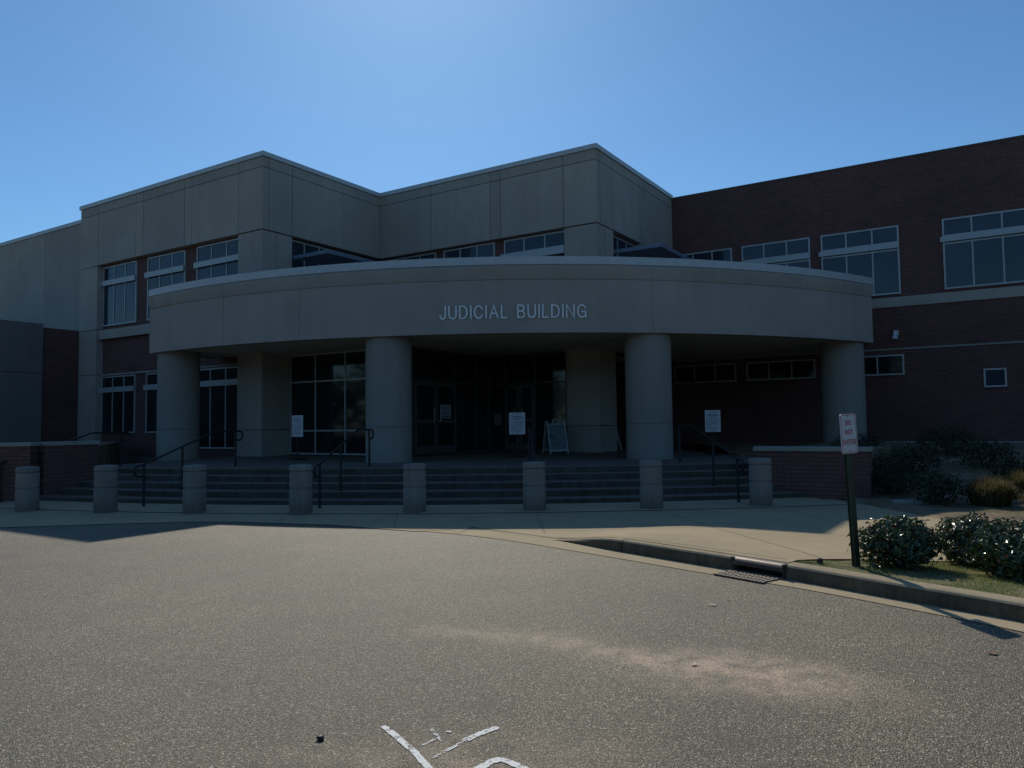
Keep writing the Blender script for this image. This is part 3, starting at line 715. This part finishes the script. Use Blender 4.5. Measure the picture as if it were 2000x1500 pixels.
# ---------------------------------------------------------------- BOLLARDS
bol = None
BP = [(-9.85, 15.45, -.03), (-8.03, 15.02, 0), (-6.13, 14.66, 0), (-3.98, 14.28, 0), (-1.84, 14.20, 0), (.39, 14.21, 0), (2.59, 14.31, 0), (4.73, 14.58, 0)]
BL = ['stout concrete bollard at the far left, in front of the brick cheek wall',
      'concrete bollard second from the left, between the two left handrails',
      'concrete bollard beside the sloping handrail, third from the left',
      'concrete bollard just left of the loop ended handrail, fourth from the left',
      'concrete bollard in front of the round column left of the doors',
      'concrete bollard in front of the steps below the middle notice sign',
      'concrete bollard in front of the round column right of the doors',
      'rightmost concrete bollard, beside the brick planter wall']
for i, (x, y, z) in enumerate(BP):
    if bol is None:
        bol = thing('bollard', BL[0], 'bollard', (x, y, z), 0, 'round concrete bollards along the foot of the steps')
        mb = MB(); mb.lathe([(.213, -.02), (.211, .482), (.192, .488), (.192, .506), (.210, .512), (.208, .80), (.190, .806)], n=40); mb.obj('shaft', M['bollard'], bol, smooth=True)
        mb = MB(); mb.lathe([(.190, .8065), (.190, .818), (.211, .826), (.212, .898), (.206, .914), (.190, .921), (.10, .931), (.03, .933)], n=40); mb.obj('cap', M['bollard'], bol, smooth=True)
    else: copy_thing(bol, (x, y, z), .7*i, BL[i])
# ---------------------------------------------------------------- HANDRAILS
def handrail_proto(label, loc_a, full=True):
    t_ = thing('handrail', label, 'handrail', arcpt(29.5, loc_a, .035), loc_a, 'dark handrails on the steps')
    # local y = inward (up the steps); origin at lower post on pad (z .035)
    z0 = .035; mb = MB()
    def lp(r, z): return Vector((0, 29.5-r, z-z0))
    pts = [lp(29.5, .655), lp(29.56, .652), lp(29.68, .655), lp(29.76, .70), lp(29.78, .765), lp(29.76, .83), lp(29.68, .875), lp(29.56, .885), lp(29.48, .905)]
    pts += [lp(29.48-i*.15, .905+i*.0425) for i in range(1, 15)]
    pts += [lp(27.3, 1.535), lp(27.1, 1.55), lp(26.6, 1.55), lp(26.25, 1.55), lp(26.16, 1.53), lp(26.11, 1.46), lp(26.12, 1.38), lp(26.2, 1.33), lp(26.4, 1.325)]
    mb.tube(pts, .022, 10); mb.obj('rail', M['rail'], t_, smooth=True)
    for r, zb, zt in ((29.5, .03, .90), (28.33, .27, 1.235), (26.4, .68, 1.55)):
        p = MB(); q = lp(r, zb); p.lathe([(.05, 0), (.05, .012), (.027, .016), (.027, zt-zb)], q, 14); p.obj('post', M['rail'], t_, smooth=True)
    return t_
RA = [(-.402, 'dark handrail at the far left beside the brick cheek wall'), (-.263, 'dark handrail between the second and third bollards from the left'),
      (-.130, 'dark looped handrail between the fourth and fifth bollards from the left'), (.0145, 'dark handrail seen end on behind the middle bollard'), (.152, 'dark handrail just left of the rightmost bollard')]
hr = handrail_proto(RA[0][1], RA[0][0])
for a, lb in RA[1:]: copy_thing(hr, arcpt(29.5, a, .035), a, lb)
# ---------------------------------------------------------------- CHEEK / PLANTER WALLS
def wall_thing(name, label, pts, z0, z1, thick, capt=.09, over=.03, mats=None):
    t_ = thing(name, label, 'wall', (pts[0][0], pts[0][1], 0)); O = Vector((pts[0][0], pts[0][1], 0))
    for i, (a, b_) in enumerate(zip(pts, pts[1:])):
        a = Vector((*a, 0))-O; b_ = Vector((*b_, 0))-O; d = (b_-a); L_ = d.length; d.normalize()
        s0 = 0 if i == 0 else thick*0+.0
        mb = MB(); mb.wbox(a, d, s0+(thick if i else 0), L_, z0, z1-capt, 0, thick); mb.obj('brick_face', mats[i], t_)
        mb = MB(); mb.wbox(a, d, (thick+over if i else -over), L_+over, z1-capt+.002, z1, -over, thick+over); mb.obj('cap', M['cap'], t_, bevel=.008)
    return t_
q0 = Vector((5.25, 16.52, 0)); q1 = q0+u*2.27; q2 = q1+v*9.2
wall_thing('planter_wall', 'low red brick wall with pale stone cap at the right end of the steps', [(q0.x, q0.y), (q1.x, q1.y)], -.1, 1.08, .42, mats=[M['brick_u'], M['brick_v']])
lw0 = (-18, 17.3); lw1 = (-10.95, 17.25); l2 = Vector((*lw1, 0))+v*1.55
wall_thing('cheek_wall', 'low brick wall with pale cap left of the steps', [lw0, lw1, (l2.x, l2.y)], -.1, 1.36, .3, mats=[M['brick_x'], M['brick_v']])
# soil inside both planters
mb = MB(); mb.poly_prism([(p.x, p.y) for p in (q0+v*.44+u*.0, q1+v*.44+u*-.15, q2-u*.15, q2-u*2.27)], .2, .96); mb.obj('planter_soil', M['mulch']); tag(bpy.data.objects['planter_soil'], kind='structure')
mb = MB(); mb.poly_prism([(-18, 17.62), (-11.2, 17.57), (-10.4, 18.8), (-14.2, 27.5), (-26, 20)], -.1, 1.2); tag(mb.obj('left_planter_soil', M['mulch']), kind='structure')
# ---------------------------------------------------------------- SIGNS
def notice(label, loc, rz, lean=0):
    t_ = thing('notice_sign', label, 'sign', loc, rz, 'white ATTENTION notices on black stands')
    mb = MB(); mb.lathe([(.24, 0), (.24, .025), (.05, .05), (.02, .07), (.017, .66)], n=28); mb.obj('stand', M['black'], t_, smooth=True)
    mb = MB(); mb.box((-.225, -.012, .63), (.45, 0, 0), (0, .02, 0), (0, 0, .61)); bd = mb.obj('board', M['white'], t_, bevel=.006)
    mb = MB(); rows = [('ATTENTION', .30, .036, 1.165), ('NO WEAPONS', .24, .028, 1.115), ('COURTHOUSE ENTRANCE', .37, .024, 1.07), ('NOTICE', .2, .026, 1.022)]
    add_text(mb, 'ATTENTION', .30, .036, 0, 1.165, -.013, bold=.01)
    for wv, hv, zz in ((.26, .018, 1.12), (.37, .018, 1.078), (.2, .018, 1.036)):
        mb.box((-wv/2, -.0135, zz), (wv, 0, 0), (0, .001, 0), (0, 0, hv))
    zz = .99
    for k in range(10):
        wv = [.38, .38, .36, .38, .33, .38, .15, .34, .36, .30][k]
        x = -.19 if k < 7 else -wv/2
        n_ = int(wv/.05); xx = x
        while xx < x+wv-.02:
            l_ = random.uniform(.025, .06); mb.box((xx, -.0135, zz), (min(l_, x+wv-xx), 0, 0), (0, .001, 0), (0, 0, .011)); xx += l_+.008
        zz -= .033
    mb.obj('printing', M['ink'], bd)
    return t_
n0 = notice('white ATTENTION notice on a black stand beside the tall window at left', (-6.12, 21.6, .725), math.radians(-32))
copy_thing(n0, (.13, 21.2, .72), math.radians(4), 'white ATTENTION notice on a black stand in the middle, before the doors')
copy_thing(n0, (5.62, 21.3, .72), math.radians(6), 'white ATTENTION notice on a black stand at right, before the brick wall')
# EXIT ONLY sheet on the door
ex = VC+v*1.80-Vector((-v.y, v.x, 0))*.112
t_ = thing('door_notice', 'white EXIT ONLY sheet taped to the right door leaf', 'sign', (ex.x, ex.y, 1.84), math.atan2(v.y, v.x))
mb = MB(); mb.box((-.27, 0, 0), (.54, 0, 0), (0, .004, 0), (0, 0, .43)); mb.obj('sheet', M['plastic'], t_)
mb = MB(); add_text(mb, 'EXIT', .34, .13, 0, .27, -.003, bold=.02); add_text(mb, 'ONLY', .36, .13, 0, .11, -.003, bold=.02); mb.box((-.2, -.004, .05), (.4, 0, 0), (0, .001, 0), (0, 0, .025)); mb.obj('lettering', M['ink'], t_)
pp = PV+u*5.2-Vector((-u.y, u.x, 0))*-.05
mb = MB(); mb.box((-.15, 0, 0), (.30, 0, 0), (0, .004, 0), (0, 0, .36)); o = mb.obj('paper_notice', M['annex']); o.location = (pp.x, pp.y, 1.62); o.rotation_euler.z = math.atan2(u.y, u.x)
tag(o, 'faint square paper taped inside the entrance glass left of the middle notice', 'paper')
# A-frame boards
def aframe(label, loc, rz):
    t_ = thing('sandwich_board', label, 'sign board', loc, rz, 'white plastic sandwich boards')
    tl = .17
    for sgn in (-1, 1):
        mb = MB(); a = math.atan(.24/1.0)
        def P(x, z, off=0): return Vector((x, sgn*(.24*(1-z/1.0)+.02)+sgn*off, z))
        def bar(x0, x1, z0, z1):
            p = [P(x0, z0), P(x1, z0), P(x1, z1), P(x0, z1)]; q = [P(x0, z0, .035), P(x1, z0, .035), P(x1, z1, .035), P(x0, z1, .035)]
            V_ = [mb.bm.verts.new(k) for k in p+q]
            for f in ((3, 2, 1, 0), (4, 5, 6, 7), (0, 1, 5, 4), (1, 2, 6, 5), (2, 3, 7, 6), (3, 0, 4, 7)): mb.bm.faces.new([V_[k] for k in f])
        bar(-.31, -.265, 0, .98); bar(.265, .31, 0, .98); bar(-.265, .265, .06, .12); bar(-.265, .265, .86, .90)
        bar(-.31, -.20, .90, .98) if False else None
        bar(-.085, -.06, .90, 1.0); bar(.06, .085, .90, 1.0); bar(-.085, .085, 1.0, 1.03)
        fr_ = mb.obj('frame', M['plastic'], t_)
        mb = MB(); p = [P(-.265, .12, .012), P(.265, .12, .012), P(.265, .86, .012), P(-.265, .86, .012)]; mb.quad(p); mb.obj('poster', M['poster'], fr_)
    return t_
af = aframe('white sandwich board with a picture, standing left of the square pier', (1.30, 23.2, .74), math.radians(22))
copy_thing(af, (3.30, 25.05, .755), math.radians(80), 'white sandwich board mostly hidden behind the square pier')
# DO NOT ENTER sign
lean = math.radians(-2.3)
t_ = thing('road_sign', 'small white DO NOT ENTER sign with red letters on a leaning green post', 'sign', (3.49, 7.77, .10), 0)
t_.rotation_euler = (Matrix.Rotation(lean, 3, 'Y') @ Matrix.Rotation(math.radians(24), 3, 'Z')).to_euler()
mb = MB(); 
for o_, a_, b_ in (((-.032, 0, 0), (.064, 0, 0), (0, .006, 0)), ((-.032, .006, 0), (.006, 0, 0), (0, .028, 0)), ((.026, .006, 0), (.006, 0, 0), (0, .028, 0)), ((-.045, .034, 0), (.019, 0, 0), (0, .005, 0)), ((.026, .034, 0), (.019, 0, 0), (0, .005, 0))):
    mb.box(o_, a_, b_, (0, 0, 1.56))
po = mb.obj('post', M['post'], t_)
mb = MB()
for k in range(24): mb.box((-.006, -.0012, .08+k*.047), (.012, 0, 0), (0, .001, 0), (0, 0, .016))
mb.obj('punched_holes', M['black'], po)
def rrect(w_, h_, r_, cx, cz, y):
    P = []
    for (sx, sz, a0) in ((1, 1, 0), (-1, 1, 90), (-1, -1, 180), (1, -1, 270)):
        for k in range(7):
            a = math.radians(a0+15*k); P.append((cx+sx*(w_/2-r_)+r_*math.cos(a), y, cz+sz*(h_/2-r_)+r_*math.sin(a)))
    return P
SW, SH, SZ = .225, .405, 1.395
def plate(mb, w_, h_, r_, y0, y1):
    a = [mb.bm.verts.new(p) for p in rrect(w_, h_, r_, 0, SZ, y0)]; b_ = [mb.bm.verts.new(p) for p in rrect(w_, h_, r_, 0, SZ, y1)]
    mb.bm.faces.new(a); mb.bm.faces.new(b_[::-1]); n = len(a)
    for i in range(n): mb.bm.faces.new((a[i], a[(i+1) % n], b_[(i+1) % n], b_[i]))
mb = MB(); plate(mb, SW, SH, .03, -.0075, -.002); pl_ = mb.obj('panel', M['white'], t_)
mb = MB(); a = [mb.bm.verts.new(p) for p in rrect(SW-.018, SH-.018, .024, 0, SZ, -.0085)]; b_ = [mb.bm.verts.new(p) for p in rrect(SW-.030, SH-.030, .019, 0, SZ, -.0085)]
for i in range(len(a)): mb.bm.faces.new((a[i], a[(i+1) % len(a)], b_[(i+1) % len(a)], b_[i]))
mb.obj('border', M['red'], pl_)
mb = MB()
add_text(mb, 'DO', .075, .054, 0, SZ+.085, -.009, bold=.012); add_text(mb, 'NOT', .112, .054, 0, SZ-.012, -.009, bold=.012); add_text(mb, 'ENTER', .178, .054, 0, SZ-.112, -.009, bold=.012)
mb.obj('lettering', M['red'], pl_)
for dz in (.178, -.175):
    mb = MB(); mb.lathe([(.007, -.004), (.007, .002), (.004, .004)], n=10); o = mb.obj('bolt', M['black'], pl_); o.location = (0, -.009, SZ+dz); o.rotation_euler = (math.radians(90), 0, 0)
# security camera
cp = PD+u*7.57-nA*.0
t_ = thing('security_camera', 'small white security camera fixed to the brick wall right of the canopy', 'camera', (cp.x, cp.y, 4.42), math.atan2(u.y, u.x))
mb = MB(); mb.box((-.05, -.04, -.02), (.16, 0, 0), (0, .04, 0), (0, 0, .17)); mb.obj('bracket', M['white'], t_, bevel=.008)
mb = MB(); mb.lathe([(.09, -.14), (.09, -.08), (.045, .0), (.045, .1)], (0, -.12, .0), 20); mb.obj('housing', M['white'], t_, smooth=True)
# ---------------------------------------------------------------- DRAIN
dp = Vector((2.575, 8.14, 0)); dd = Vector((2.76-2.39, 7.90-8.38, 0)).normalized(); dn = Vector((-dd.y, dd.x, 0))
if dn.dot(KN) < 0: dn = -dn
t_ = thing('storm_drain', 'kerb inlet with rusty steel hood and slotted iron grate in the gutter', 'drain', (dp.x, dp.y, 0), math.atan2(dd.y, dd.x))
mb = MB(); L_ = .60
prof = [(.0, .075), (-.004, .11), (.012, .137), (.04, .152), (.09, .156), (.22, .156), (.22, .14), (.05, .135), (.02, .12), (.012, .075)]
R = [[mb.bm.verts.new((x, d, z)) for d, z in prof] for x in (-L_/2, L_/2)]
for k in range(len(prof)): mb.bm.faces.new((R[0][k], R[1][k], R[1][(k+1) % len(prof)], R[0][(k+1) % len(prof)]))
mb.bm.faces.new(R[0]); mb.bm.faces.new(R[1][::-1]); mb.obj('hood', M['iron'], t_, smooth=True)
mb = MB(); mb.box((-L_/2, .2, -.02), (L_, 0, 0), (0, .02, 0), (0, 0, .158)); mb.box((-L_/2-.03, .0, -.02), (.03, 0, 0), (0, .22, 0), (0, 0, .172)); mb.box((L_/2, .0, -.02), (.03, 0, 0), (0, .22, 0), (0, 0, .172)); mb.obj('throat', M['black'], t_)
mb = MB(); mb.box((-L_/2, -.34, .007), (L_, 0, 0), (0, .33, 0), (0, 0, .002)); mb.obj('pit', M['black'], t_)
mb = MB()
for k in range(13): mb.box((-L_/2+k*L_/12.6, -.34, .0095), (.022, 0, 0), (.0, .33, 0), (0, 0, .01))
for y_ in (-.345, -.235, -.125, -.02): mb.box((-L_/2, y_, .0105), (L_+.01, 0, 0), (0, .02, 0), (0, 0, .0105))
mb.obj('grate', M['grate'], t_)
# ---------------------------------------------------------------- PAINT MARKS
def mark(P, wd, cov, label, name='paint_mark'):
    me_v = []; me_f = []; cv = []
    P = smooth_poly(P, 2); P = lerp_poly(P, max(6, int(len(P))))
    for i, p in enumerate(P):
        a = P[max(i-1, 0)]; b_ = P[min(i+1, len(P)-1)]; d = Vector((b_[0]-a[0], b_[1]-a[1], 0)).normalized(); n = Vector((-d.y, d.x, 0))
        ww = wd*(1+.4*noise.noise(Vector((i*.9, p[0]*9, 0))))*(.75 if i in (0, len(P)-1) else 1)
        for k, c in ((-1, 0), (-.5, 1), (0, 1), (.5, 1), (1, 0)): me_v.append((p[0]+n.x*ww*k, p[1]+n.y*ww*k, .004)); cv.append(cov if c else cov-.45)
    for i in range(len(P)-1):
        for k in range(4): me_f.append((i*5+k, i*5+k+1, (i+1)*5+k+1, (i+1)*5+k))
    me = bpy.data.meshes.new(name); me.from_pydata(me_v, [], me_f); me.update(); a = me.attributes.new('cover', 'FLOAT', 'POINT'); a.data.foreach_set('value', cv)
    return tag(link(name, me, M['paint']), label, 'paint mark', 'white paint strokes sprayed on the asphalt')
mark([(-.725, 4.21), (-.64, 4.09), (-.57, 3.97), (-.51, 3.88), (-.42, 3.70), (-.36, 3.55)], .032, .55, 'long white paint stroke slanting down the left side of the V on the asphalt')
mark([(-.10, 4.175), (-.20, 4.085), (-.27, 4.0)], .040, .52, 'thick white paint stroke at the upper right of the V on the asphalt')
mark([(-.27, 3.995), (-.34, 3.90), (-.43, 3.79)], .020, .47, 'thin worn paint stroke running into the point of the V')
mark([(-.455, 4.16), (-.43, 4.10), (-.385, 4.0)], .018, .5, 'short white paint dash slanting inside the V')
mark([(-.375, 4.125), (-.345, 4.12)], .013, .55, 'tiny white paint speck near the top of the V')
mark([(-.48, 3.955), (-.42, 4.03)], .013, .5, 'short thin paint dash low inside the V')
mark([(-.24, 3.62), (-.165, 3.70), (-.10, 3.79), (-.04, 3.76), (.04, 3.67), (.1, 3.6)], .040, .55, 'white painted arrow head at the bottom edge of the photo')
# ---------------------------------------------------------------- PLANTS
def foliage(rx, rz_, n, size, seed, dome=.35, lumps=7, warm=.03):
    rnd = random.Random(seed); V_ = []; F_2 = []; T_ = []
    off = rnd.random()*50
    for i in range(n):
        th = rnd.uniform(0, 2*math.pi); ph = math.acos(rnd.uniform(-.95, 1)); dv = Vector((math.sin(ph)*math.cos(th), math.sin(ph)*math.sin(th), math.cos(ph)))
        lum = 1+.30*noise.noise(dv*2.1+Vector((off, 0, 0)))+.20*noise.noise(dv*5+Vector((0, off, 0)))+(.22*rnd.random() if noise.noise(dv*9+Vector((off, off, 0))) > .33 else 0)
        rr = (rnd.random()**.35)*lum
        p = Vector((dv.x*rx*rr, dv.y*rx*rr, rz_*.47+dv.z*rz_*.53*rr))
        if dv.z < -.2 and rnd.random() < .45: continue
        if p.z < .03: p.z = .03+rnd.random()*.09
        nr = (dv*1.0+Vector((rnd.gauss(0, .55), rnd.gauss(0, .55), rnd.gauss(.25, .5)))).normalized()
        tx = nr.cross(Vector((rnd.gauss(0, 1), rnd.gauss(0, 1), rnd.gauss(0, 1)))).normalized(); ty = nr.cross(tx)
        L_ = size*rnd.uniform(.7, 1.3); w2 = L_*.24
        b0 = len(V_)
        V_ += [p-tx*L_/2, p+ty*w2+nr*.1*L_, p+tx*L_/2-nr*.05*L_, p-ty*w2+nr*.1*L_]
        F_2 += [(b0, b0+1, b0+2), (b0, b0+2, b0+3)]
        tone = min(.66, max(0, rnd.gauss(.34, .2)))
        if warm and rnd.random() < warm*(2.5 if dv.z > .8 else .4): tone = 1
        T_ += [tone]*4
    return V_, F_2, T_
def leaf_obj(name, data, mt, parent):
    me = bpy.data.meshes.new(name); me.from_pydata([tuple(p) for p in data[0]], [], data[1]); me.update()
    a = me.attributes.new('tone', 'FLOAT', 'POINT'); a.data.foreach_set('value', data[2]); return link(name, me, mt, parent)
def bush(label, loc, rx, h, n, size, seed, mt, group, name='shrub', warm=.03):
    t_ = thing(name, label, 'shrub', loc, 0, group)
    leaf_obj('foliage', foliage(rx, h, n, size, seed, warm=warm), mt, t_)
    mb = MB(); rnd = random.Random(seed)
    for k in range(7):
        a = rnd.uniform(0, 6.28); r = rx*rnd.uniform(.3, .75)
        mb.tube([(0, 0, -.05), (r*.35*math.cos(a), r*.35*math.sin(a), h*.3), (r*math.cos(a), r*math.sin(a), h*.75)], lambda f: .011*(1-f*.7), 6)
    mb.obj('stem', M['stem'], t_); return t_
G1 = 'glossy rounded shrubs in the sunny lawn strip'
bush('glossy dark green shrub nearest the DO NOT ENTER post', (3.95, 7.86, zf(3.95, 7.86)-.01), .40, .50, 6000, .056, 11, M['leaf'], G1)
bush('glossy green shrub behind the other two in the lawn strip', (5.02, 8.28, zf(5.02, 8.28)-.01), .41, .53, 6000, .056, 12, M['leaf'], G1)
bush('glossy green shrub cut off by the right edge of the photo', (4.87, 7.36, zf(4.87, 7.36)-.01), .42, .54, 6400, .056, 15, M['leaf'], G1)
G2 = 'dark shrubs in the shaded planting bed'
for k, (x, y, r, h, lb) in enumerate(((7.95, 14.3, .52, .62, 'dark rounded shrub in shade left of the straw coloured grass'), (10.3, 15.4, .55, .6, 'dark low shrub in shade behind the straw coloured grasses'),
    (8.1, 16.6, .6, .7, 'dark shrub in shade beside the right end of the brick planter wall'), (9.3, 17.6, .65, .7, 'dark shrub in shade in the middle of the bed before the brick wing'),
    (10.9, 17.6, .7, .7, 'dark shrub in shade under the small square window'), (12.3, 16.6, .7, .65, 'dark shrub in shade at the right edge of the bed'), (9.0, 19.8, .7, .75, 'dark shrub close to the brick wing under the strip window'),
    (11.2, 19.6, .75, .75, 'dark shrub close to the brick wing below the stone water table'), (7.75, 15.6, .5, .65, 'small dark shrub by the corner of the brick planter wall'))):
    bush(lb, (x, y, zbed(x, y)-.02), r, h, 1700, .07, 30+k, M['leaf_dark'], G2, warm=0)
def tuft(label, loc, r, h, n, seed, mt=None, group='straw coloured ornamental grasses'):
    rnd = random.Random(seed); V_ = []; F_2 = []; T_ = []
    for i in range(n):
        a = rnd.uniform(0, 6.283); r0 = r*.62*math.sqrt(rnd.random()); sp = rnd.random()**.7; hh = h*rnd.uniform(.6, 1.05)*(1-.25*sp)
        p = Vector((r0*math.cos(a), r0*math.sin(a), 0)); a2 = a+rnd.gauss(0, .5); d = Vector((math.cos(a2), math.sin(a2), 0)); w_ = rnd.uniform(.003, .006)
        s = Vector((-d.y, d.x, 0))*w_; k_ = .25+.75*r0/(r*.62); p1 = p+d*r*.16*sp*k_+Vector((0, 0, hh*.5)); p2 = p+d*r*.36*sp*k_+Vector((0, 0, hh*.85*(1-.15*k_))); p3 = p+d*r*.58*sp*k_+Vector((0, 0, hh*(1-.45*sp*k_)))
        b0 = len(V_); V_ += [p-s, p+s, p1-s, p1+s, p2-s*.7, p2+s*.7, p3]; F_2 += [(b0, b0+1, b0+3, b0+2), (b0+2, b0+3, b0+5, b0+4), (b0+4, b0+5, b0+6)]
        tn = max(0, min(1, rnd.gauss(.6, .25))); T_ += [tn*.4]*2+[tn]*5
    me = bpy.data.meshes.new('ornamental_grass'); me.from_pydata([tuple(p) for p in V_], [], F_2); me.update(); at_ = me.attributes.new('tone', 'FLOAT', 'POINT'); at_.data.foreach_set('value', T_)
    o = link('ornamental_grass', me, mt or M['straw']); o.location = loc; return tag(o, label, 'grass clump', group)
tuft('rounded straw coloured grass clump, the widest one, left of the others', (8.72, 13.95, zbed(8.72, 13.95)), .50, .62, 2600, 1)
tuft('straw coloured grass clump just behind and right of the widest one', (9.75, 14.6, zbed(9.75, 14.6)), .42, .62, 1900, 2)
tuft('straw coloured grass clump cut off by the right edge of the photo', (8.98, 12.95, zbed(8.98, 12.95)), .40, .55, 1800, 3)
# short turf in the lawn strip and beside the path
rnd = random.Random(5); V_ = []; F_2 = []; T_ = []
def blade(x, y, z, h):
    a = rnd.uniform(0, 6.28); w_ = rnd.uniform(.0016, .0032); s = Vector((math.cos(a), math.sin(a), 0))*w_; le = Vector((rnd.gauss(0, .5), rnd.gauss(0, .5), 0))*h
    b0 = len(V_); p = Vector((x, y, z-.01)); V_.extend([p-s, p+s, p+le+Vector((0, 0, h))]); F_2.append((b0, b0+1, b0+2)); tn = max(0, min(1, rnd.gauss(.45, .25))); T_.extend([tn*.6, tn*.6, tn])
cnt = 0
while cnt < 42000:
    x = rnd.uniform(2.9, 7.5); y = rnd.uniform(5.2, 9.0)
    if y > piece(PATH_LOW, max(x, 2.87))-.03: continue
    fy = None
    for i in range(0, len(FK)-1):
        if FK[i][0] <= x <= FK[i+1][0]: fy = FK[i][1]+.30; break
    if fy is not None and y < fy: continue
    dn_ = noise.noise(Vector((x*1.7, y*1.7, 8)))+.4*noise.noise(Vector((x*6, y*6, 2)))
    if dn_ < -.12 and rnd.random() < .9: continue
    blade(x, y, zf(x, y), rnd.uniform(.015, .038)); cnt += 1
cnt = 0
while cnt < 6000:
    x = rnd.uniform(7.1, 11); y = rnd.uniform(10.6, 13.5)
    if y < piece(PATH_UP, x)+.05 or noise.noise(Vector((x*1.2, y*1.2, 3))) < .0: continue
    blade(x, y, zbed(x, y), rnd.uniform(.02, .05)); cnt += 1
me = bpy.data.meshes.new('turf_grass'); me.from_pydata([tuple(p) for p in V_], [], F_2); me.update(); at_ = me.attributes.new('tone', 'FLOAT', 'POINT'); at_.data.foreach_set('value', T_)
tag(link('turf_grass', me, M['blade']), 'short patchy green and brown turf growing beside kerb and path', 'grass', kind='stuff')
# unseen tree belt, added to block low sky and darken shade and reflections
rnd = random.Random(21); V_ = []; F_2 = []; T_ = []
for k in range(80):
    cx = -115+k*5+rnd.uniform(-1.5, 1.5); cy = -52+rnd.uniform(-5, 5)
    if k >= 46: cx, cy = (-112+rnd.uniform(-4, 4), -50+(k-46)*5) if k < 64 else (112+rnd.uniform(-4, 4), -50+(k-64)*5)
    hh = rnd.uniform(10, 16)
    for i in range(420):
        dv = Vector((rnd.gauss(0, 1), rnd.gauss(0, 1), rnd.gauss(0, 1))).normalized()*rnd.random()**.4
        p = Vector((cx+dv.x*4.2, cy+dv.y*4, hh*.5+dv.z*hh*.5)); s1 = Vector((rnd.gauss(0, 1), rnd.gauss(0, 1), rnd.gauss(0, 1))).normalized()*rnd.uniform(.4, .8); s2_ = s1.cross(Vector((rnd.gauss(0, 1), rnd.gauss(0, 1), rnd.gauss(0, 1)))).normalized()*rnd.uniform(.3, .6)
        b0 = len(V_); V_ += [p-s1, p+s2_, p+s1, p-s2_]; F_2.append((b0, b0+1, b0+2, b0+3)); T_ += [rnd.random()]*4
tag(leaf_obj('added_woods', (V_, F_2, T_), M['leaf_dark'], None), 'dark belt of trees added out of view to block low sky and darken the glass', 'woods', kind='stuff')
# ---------------------------------------------------------------- SMALL LITTER
def leaf_litter(label, x, y, s, mt, seed, z=.004, name='fallen_leaf'):
    r = random.Random(seed); mb = MB(); pts = []
    for k in range(11):
        a = k/11*6.283; rr = s*(.55+.45*((k % 2)))*r.uniform(.7, 1.1); pts.append(Vector((rr*math.cos(a), rr*math.sin(a)*.7, .004+abs(math.cos(a))*s*.12)))
    c = mb.bm.verts.new((0, 0, .004)); vv = [mb.bm.verts.new(p) for p in pts]
    for k in range(11): mb.bm.faces.new((c, vv[k], vv[(k+1) % 11]))
    o = mb.obj(name, mt); o.location = (x, y, z); o.rotation_euler.z = r.uniform(0, 6); return tag(o, label, 'leaf', 'dry leaves lying on the asphalt')
leaf_litter('pale curled dry leaf on asphalt near the drain grate', 1.75, 6.83, 0.056, M['dryleaf'], 1)
leaf_litter('pale dry leaf lying on the dusty stain in the asphalt', 1.20, 5.18, 0.041, M['dryleaf'], 2)
leaf_litter('brown dry leaf on asphalt near the right edge', 3.30, 5.34, 0.056, M['brownleaf'], 3)
leaf_litter('small pale leaf scrap on bare asphalt above the arrow head', .52, 4.38, .013, M['dryleaf'], 4)
leaf_litter('tiny brown leaf beside the pale curled leaf', 1.95, 7.0, .025, M['brownleaf'], 5)
leaf_litter('small dark leaf on the sunlit pavement by the shadow edge', 2.93, 11.35, .04, M['brownleaf'], 6, .02)
mb = MB(); bmesh.ops.create_icosphere(mb.bm, subdivisions=2, radius=.022)
for q in mb.bm.verts: q.co *= 1+.35*noise.noise(q.co*60); q.co.z *= .6
o = mb.obj('dark_stone', M['black'], smooth=True); o.location = (-1.02, 4.04, .012); tag(o, 'small black lump lying on the asphalt left of the painted V', 'stone')
mb = MB(); mb.lathe([(.03, -.02), (.03, .05), (.024, .055)], n=16); o = mb.obj('sprinkler_head', M['black'], smooth=True); o.location = (3.17, 7.95, .15); tag(o, 'small black sprinkler head in the grass behind the kerb', 'sprinkler')
mb = MB(); mb.box((-.3, -.12, -.03), (.6, 0, 0), (0, .24, 0), (0, 0, .08)); o = mb.obj('flat_stone', M['cap'], bevel=.02); o.location = (7.55, 14.55, zbed(7.55, 14.55)); o.rotation_euler.z = -.25; tag(o, 'flat pale stone slab lying in the shaded bed by the pavement edge', 'stone')
scene.render.resolution_x = 1024; scene.render.resolution_y = 768
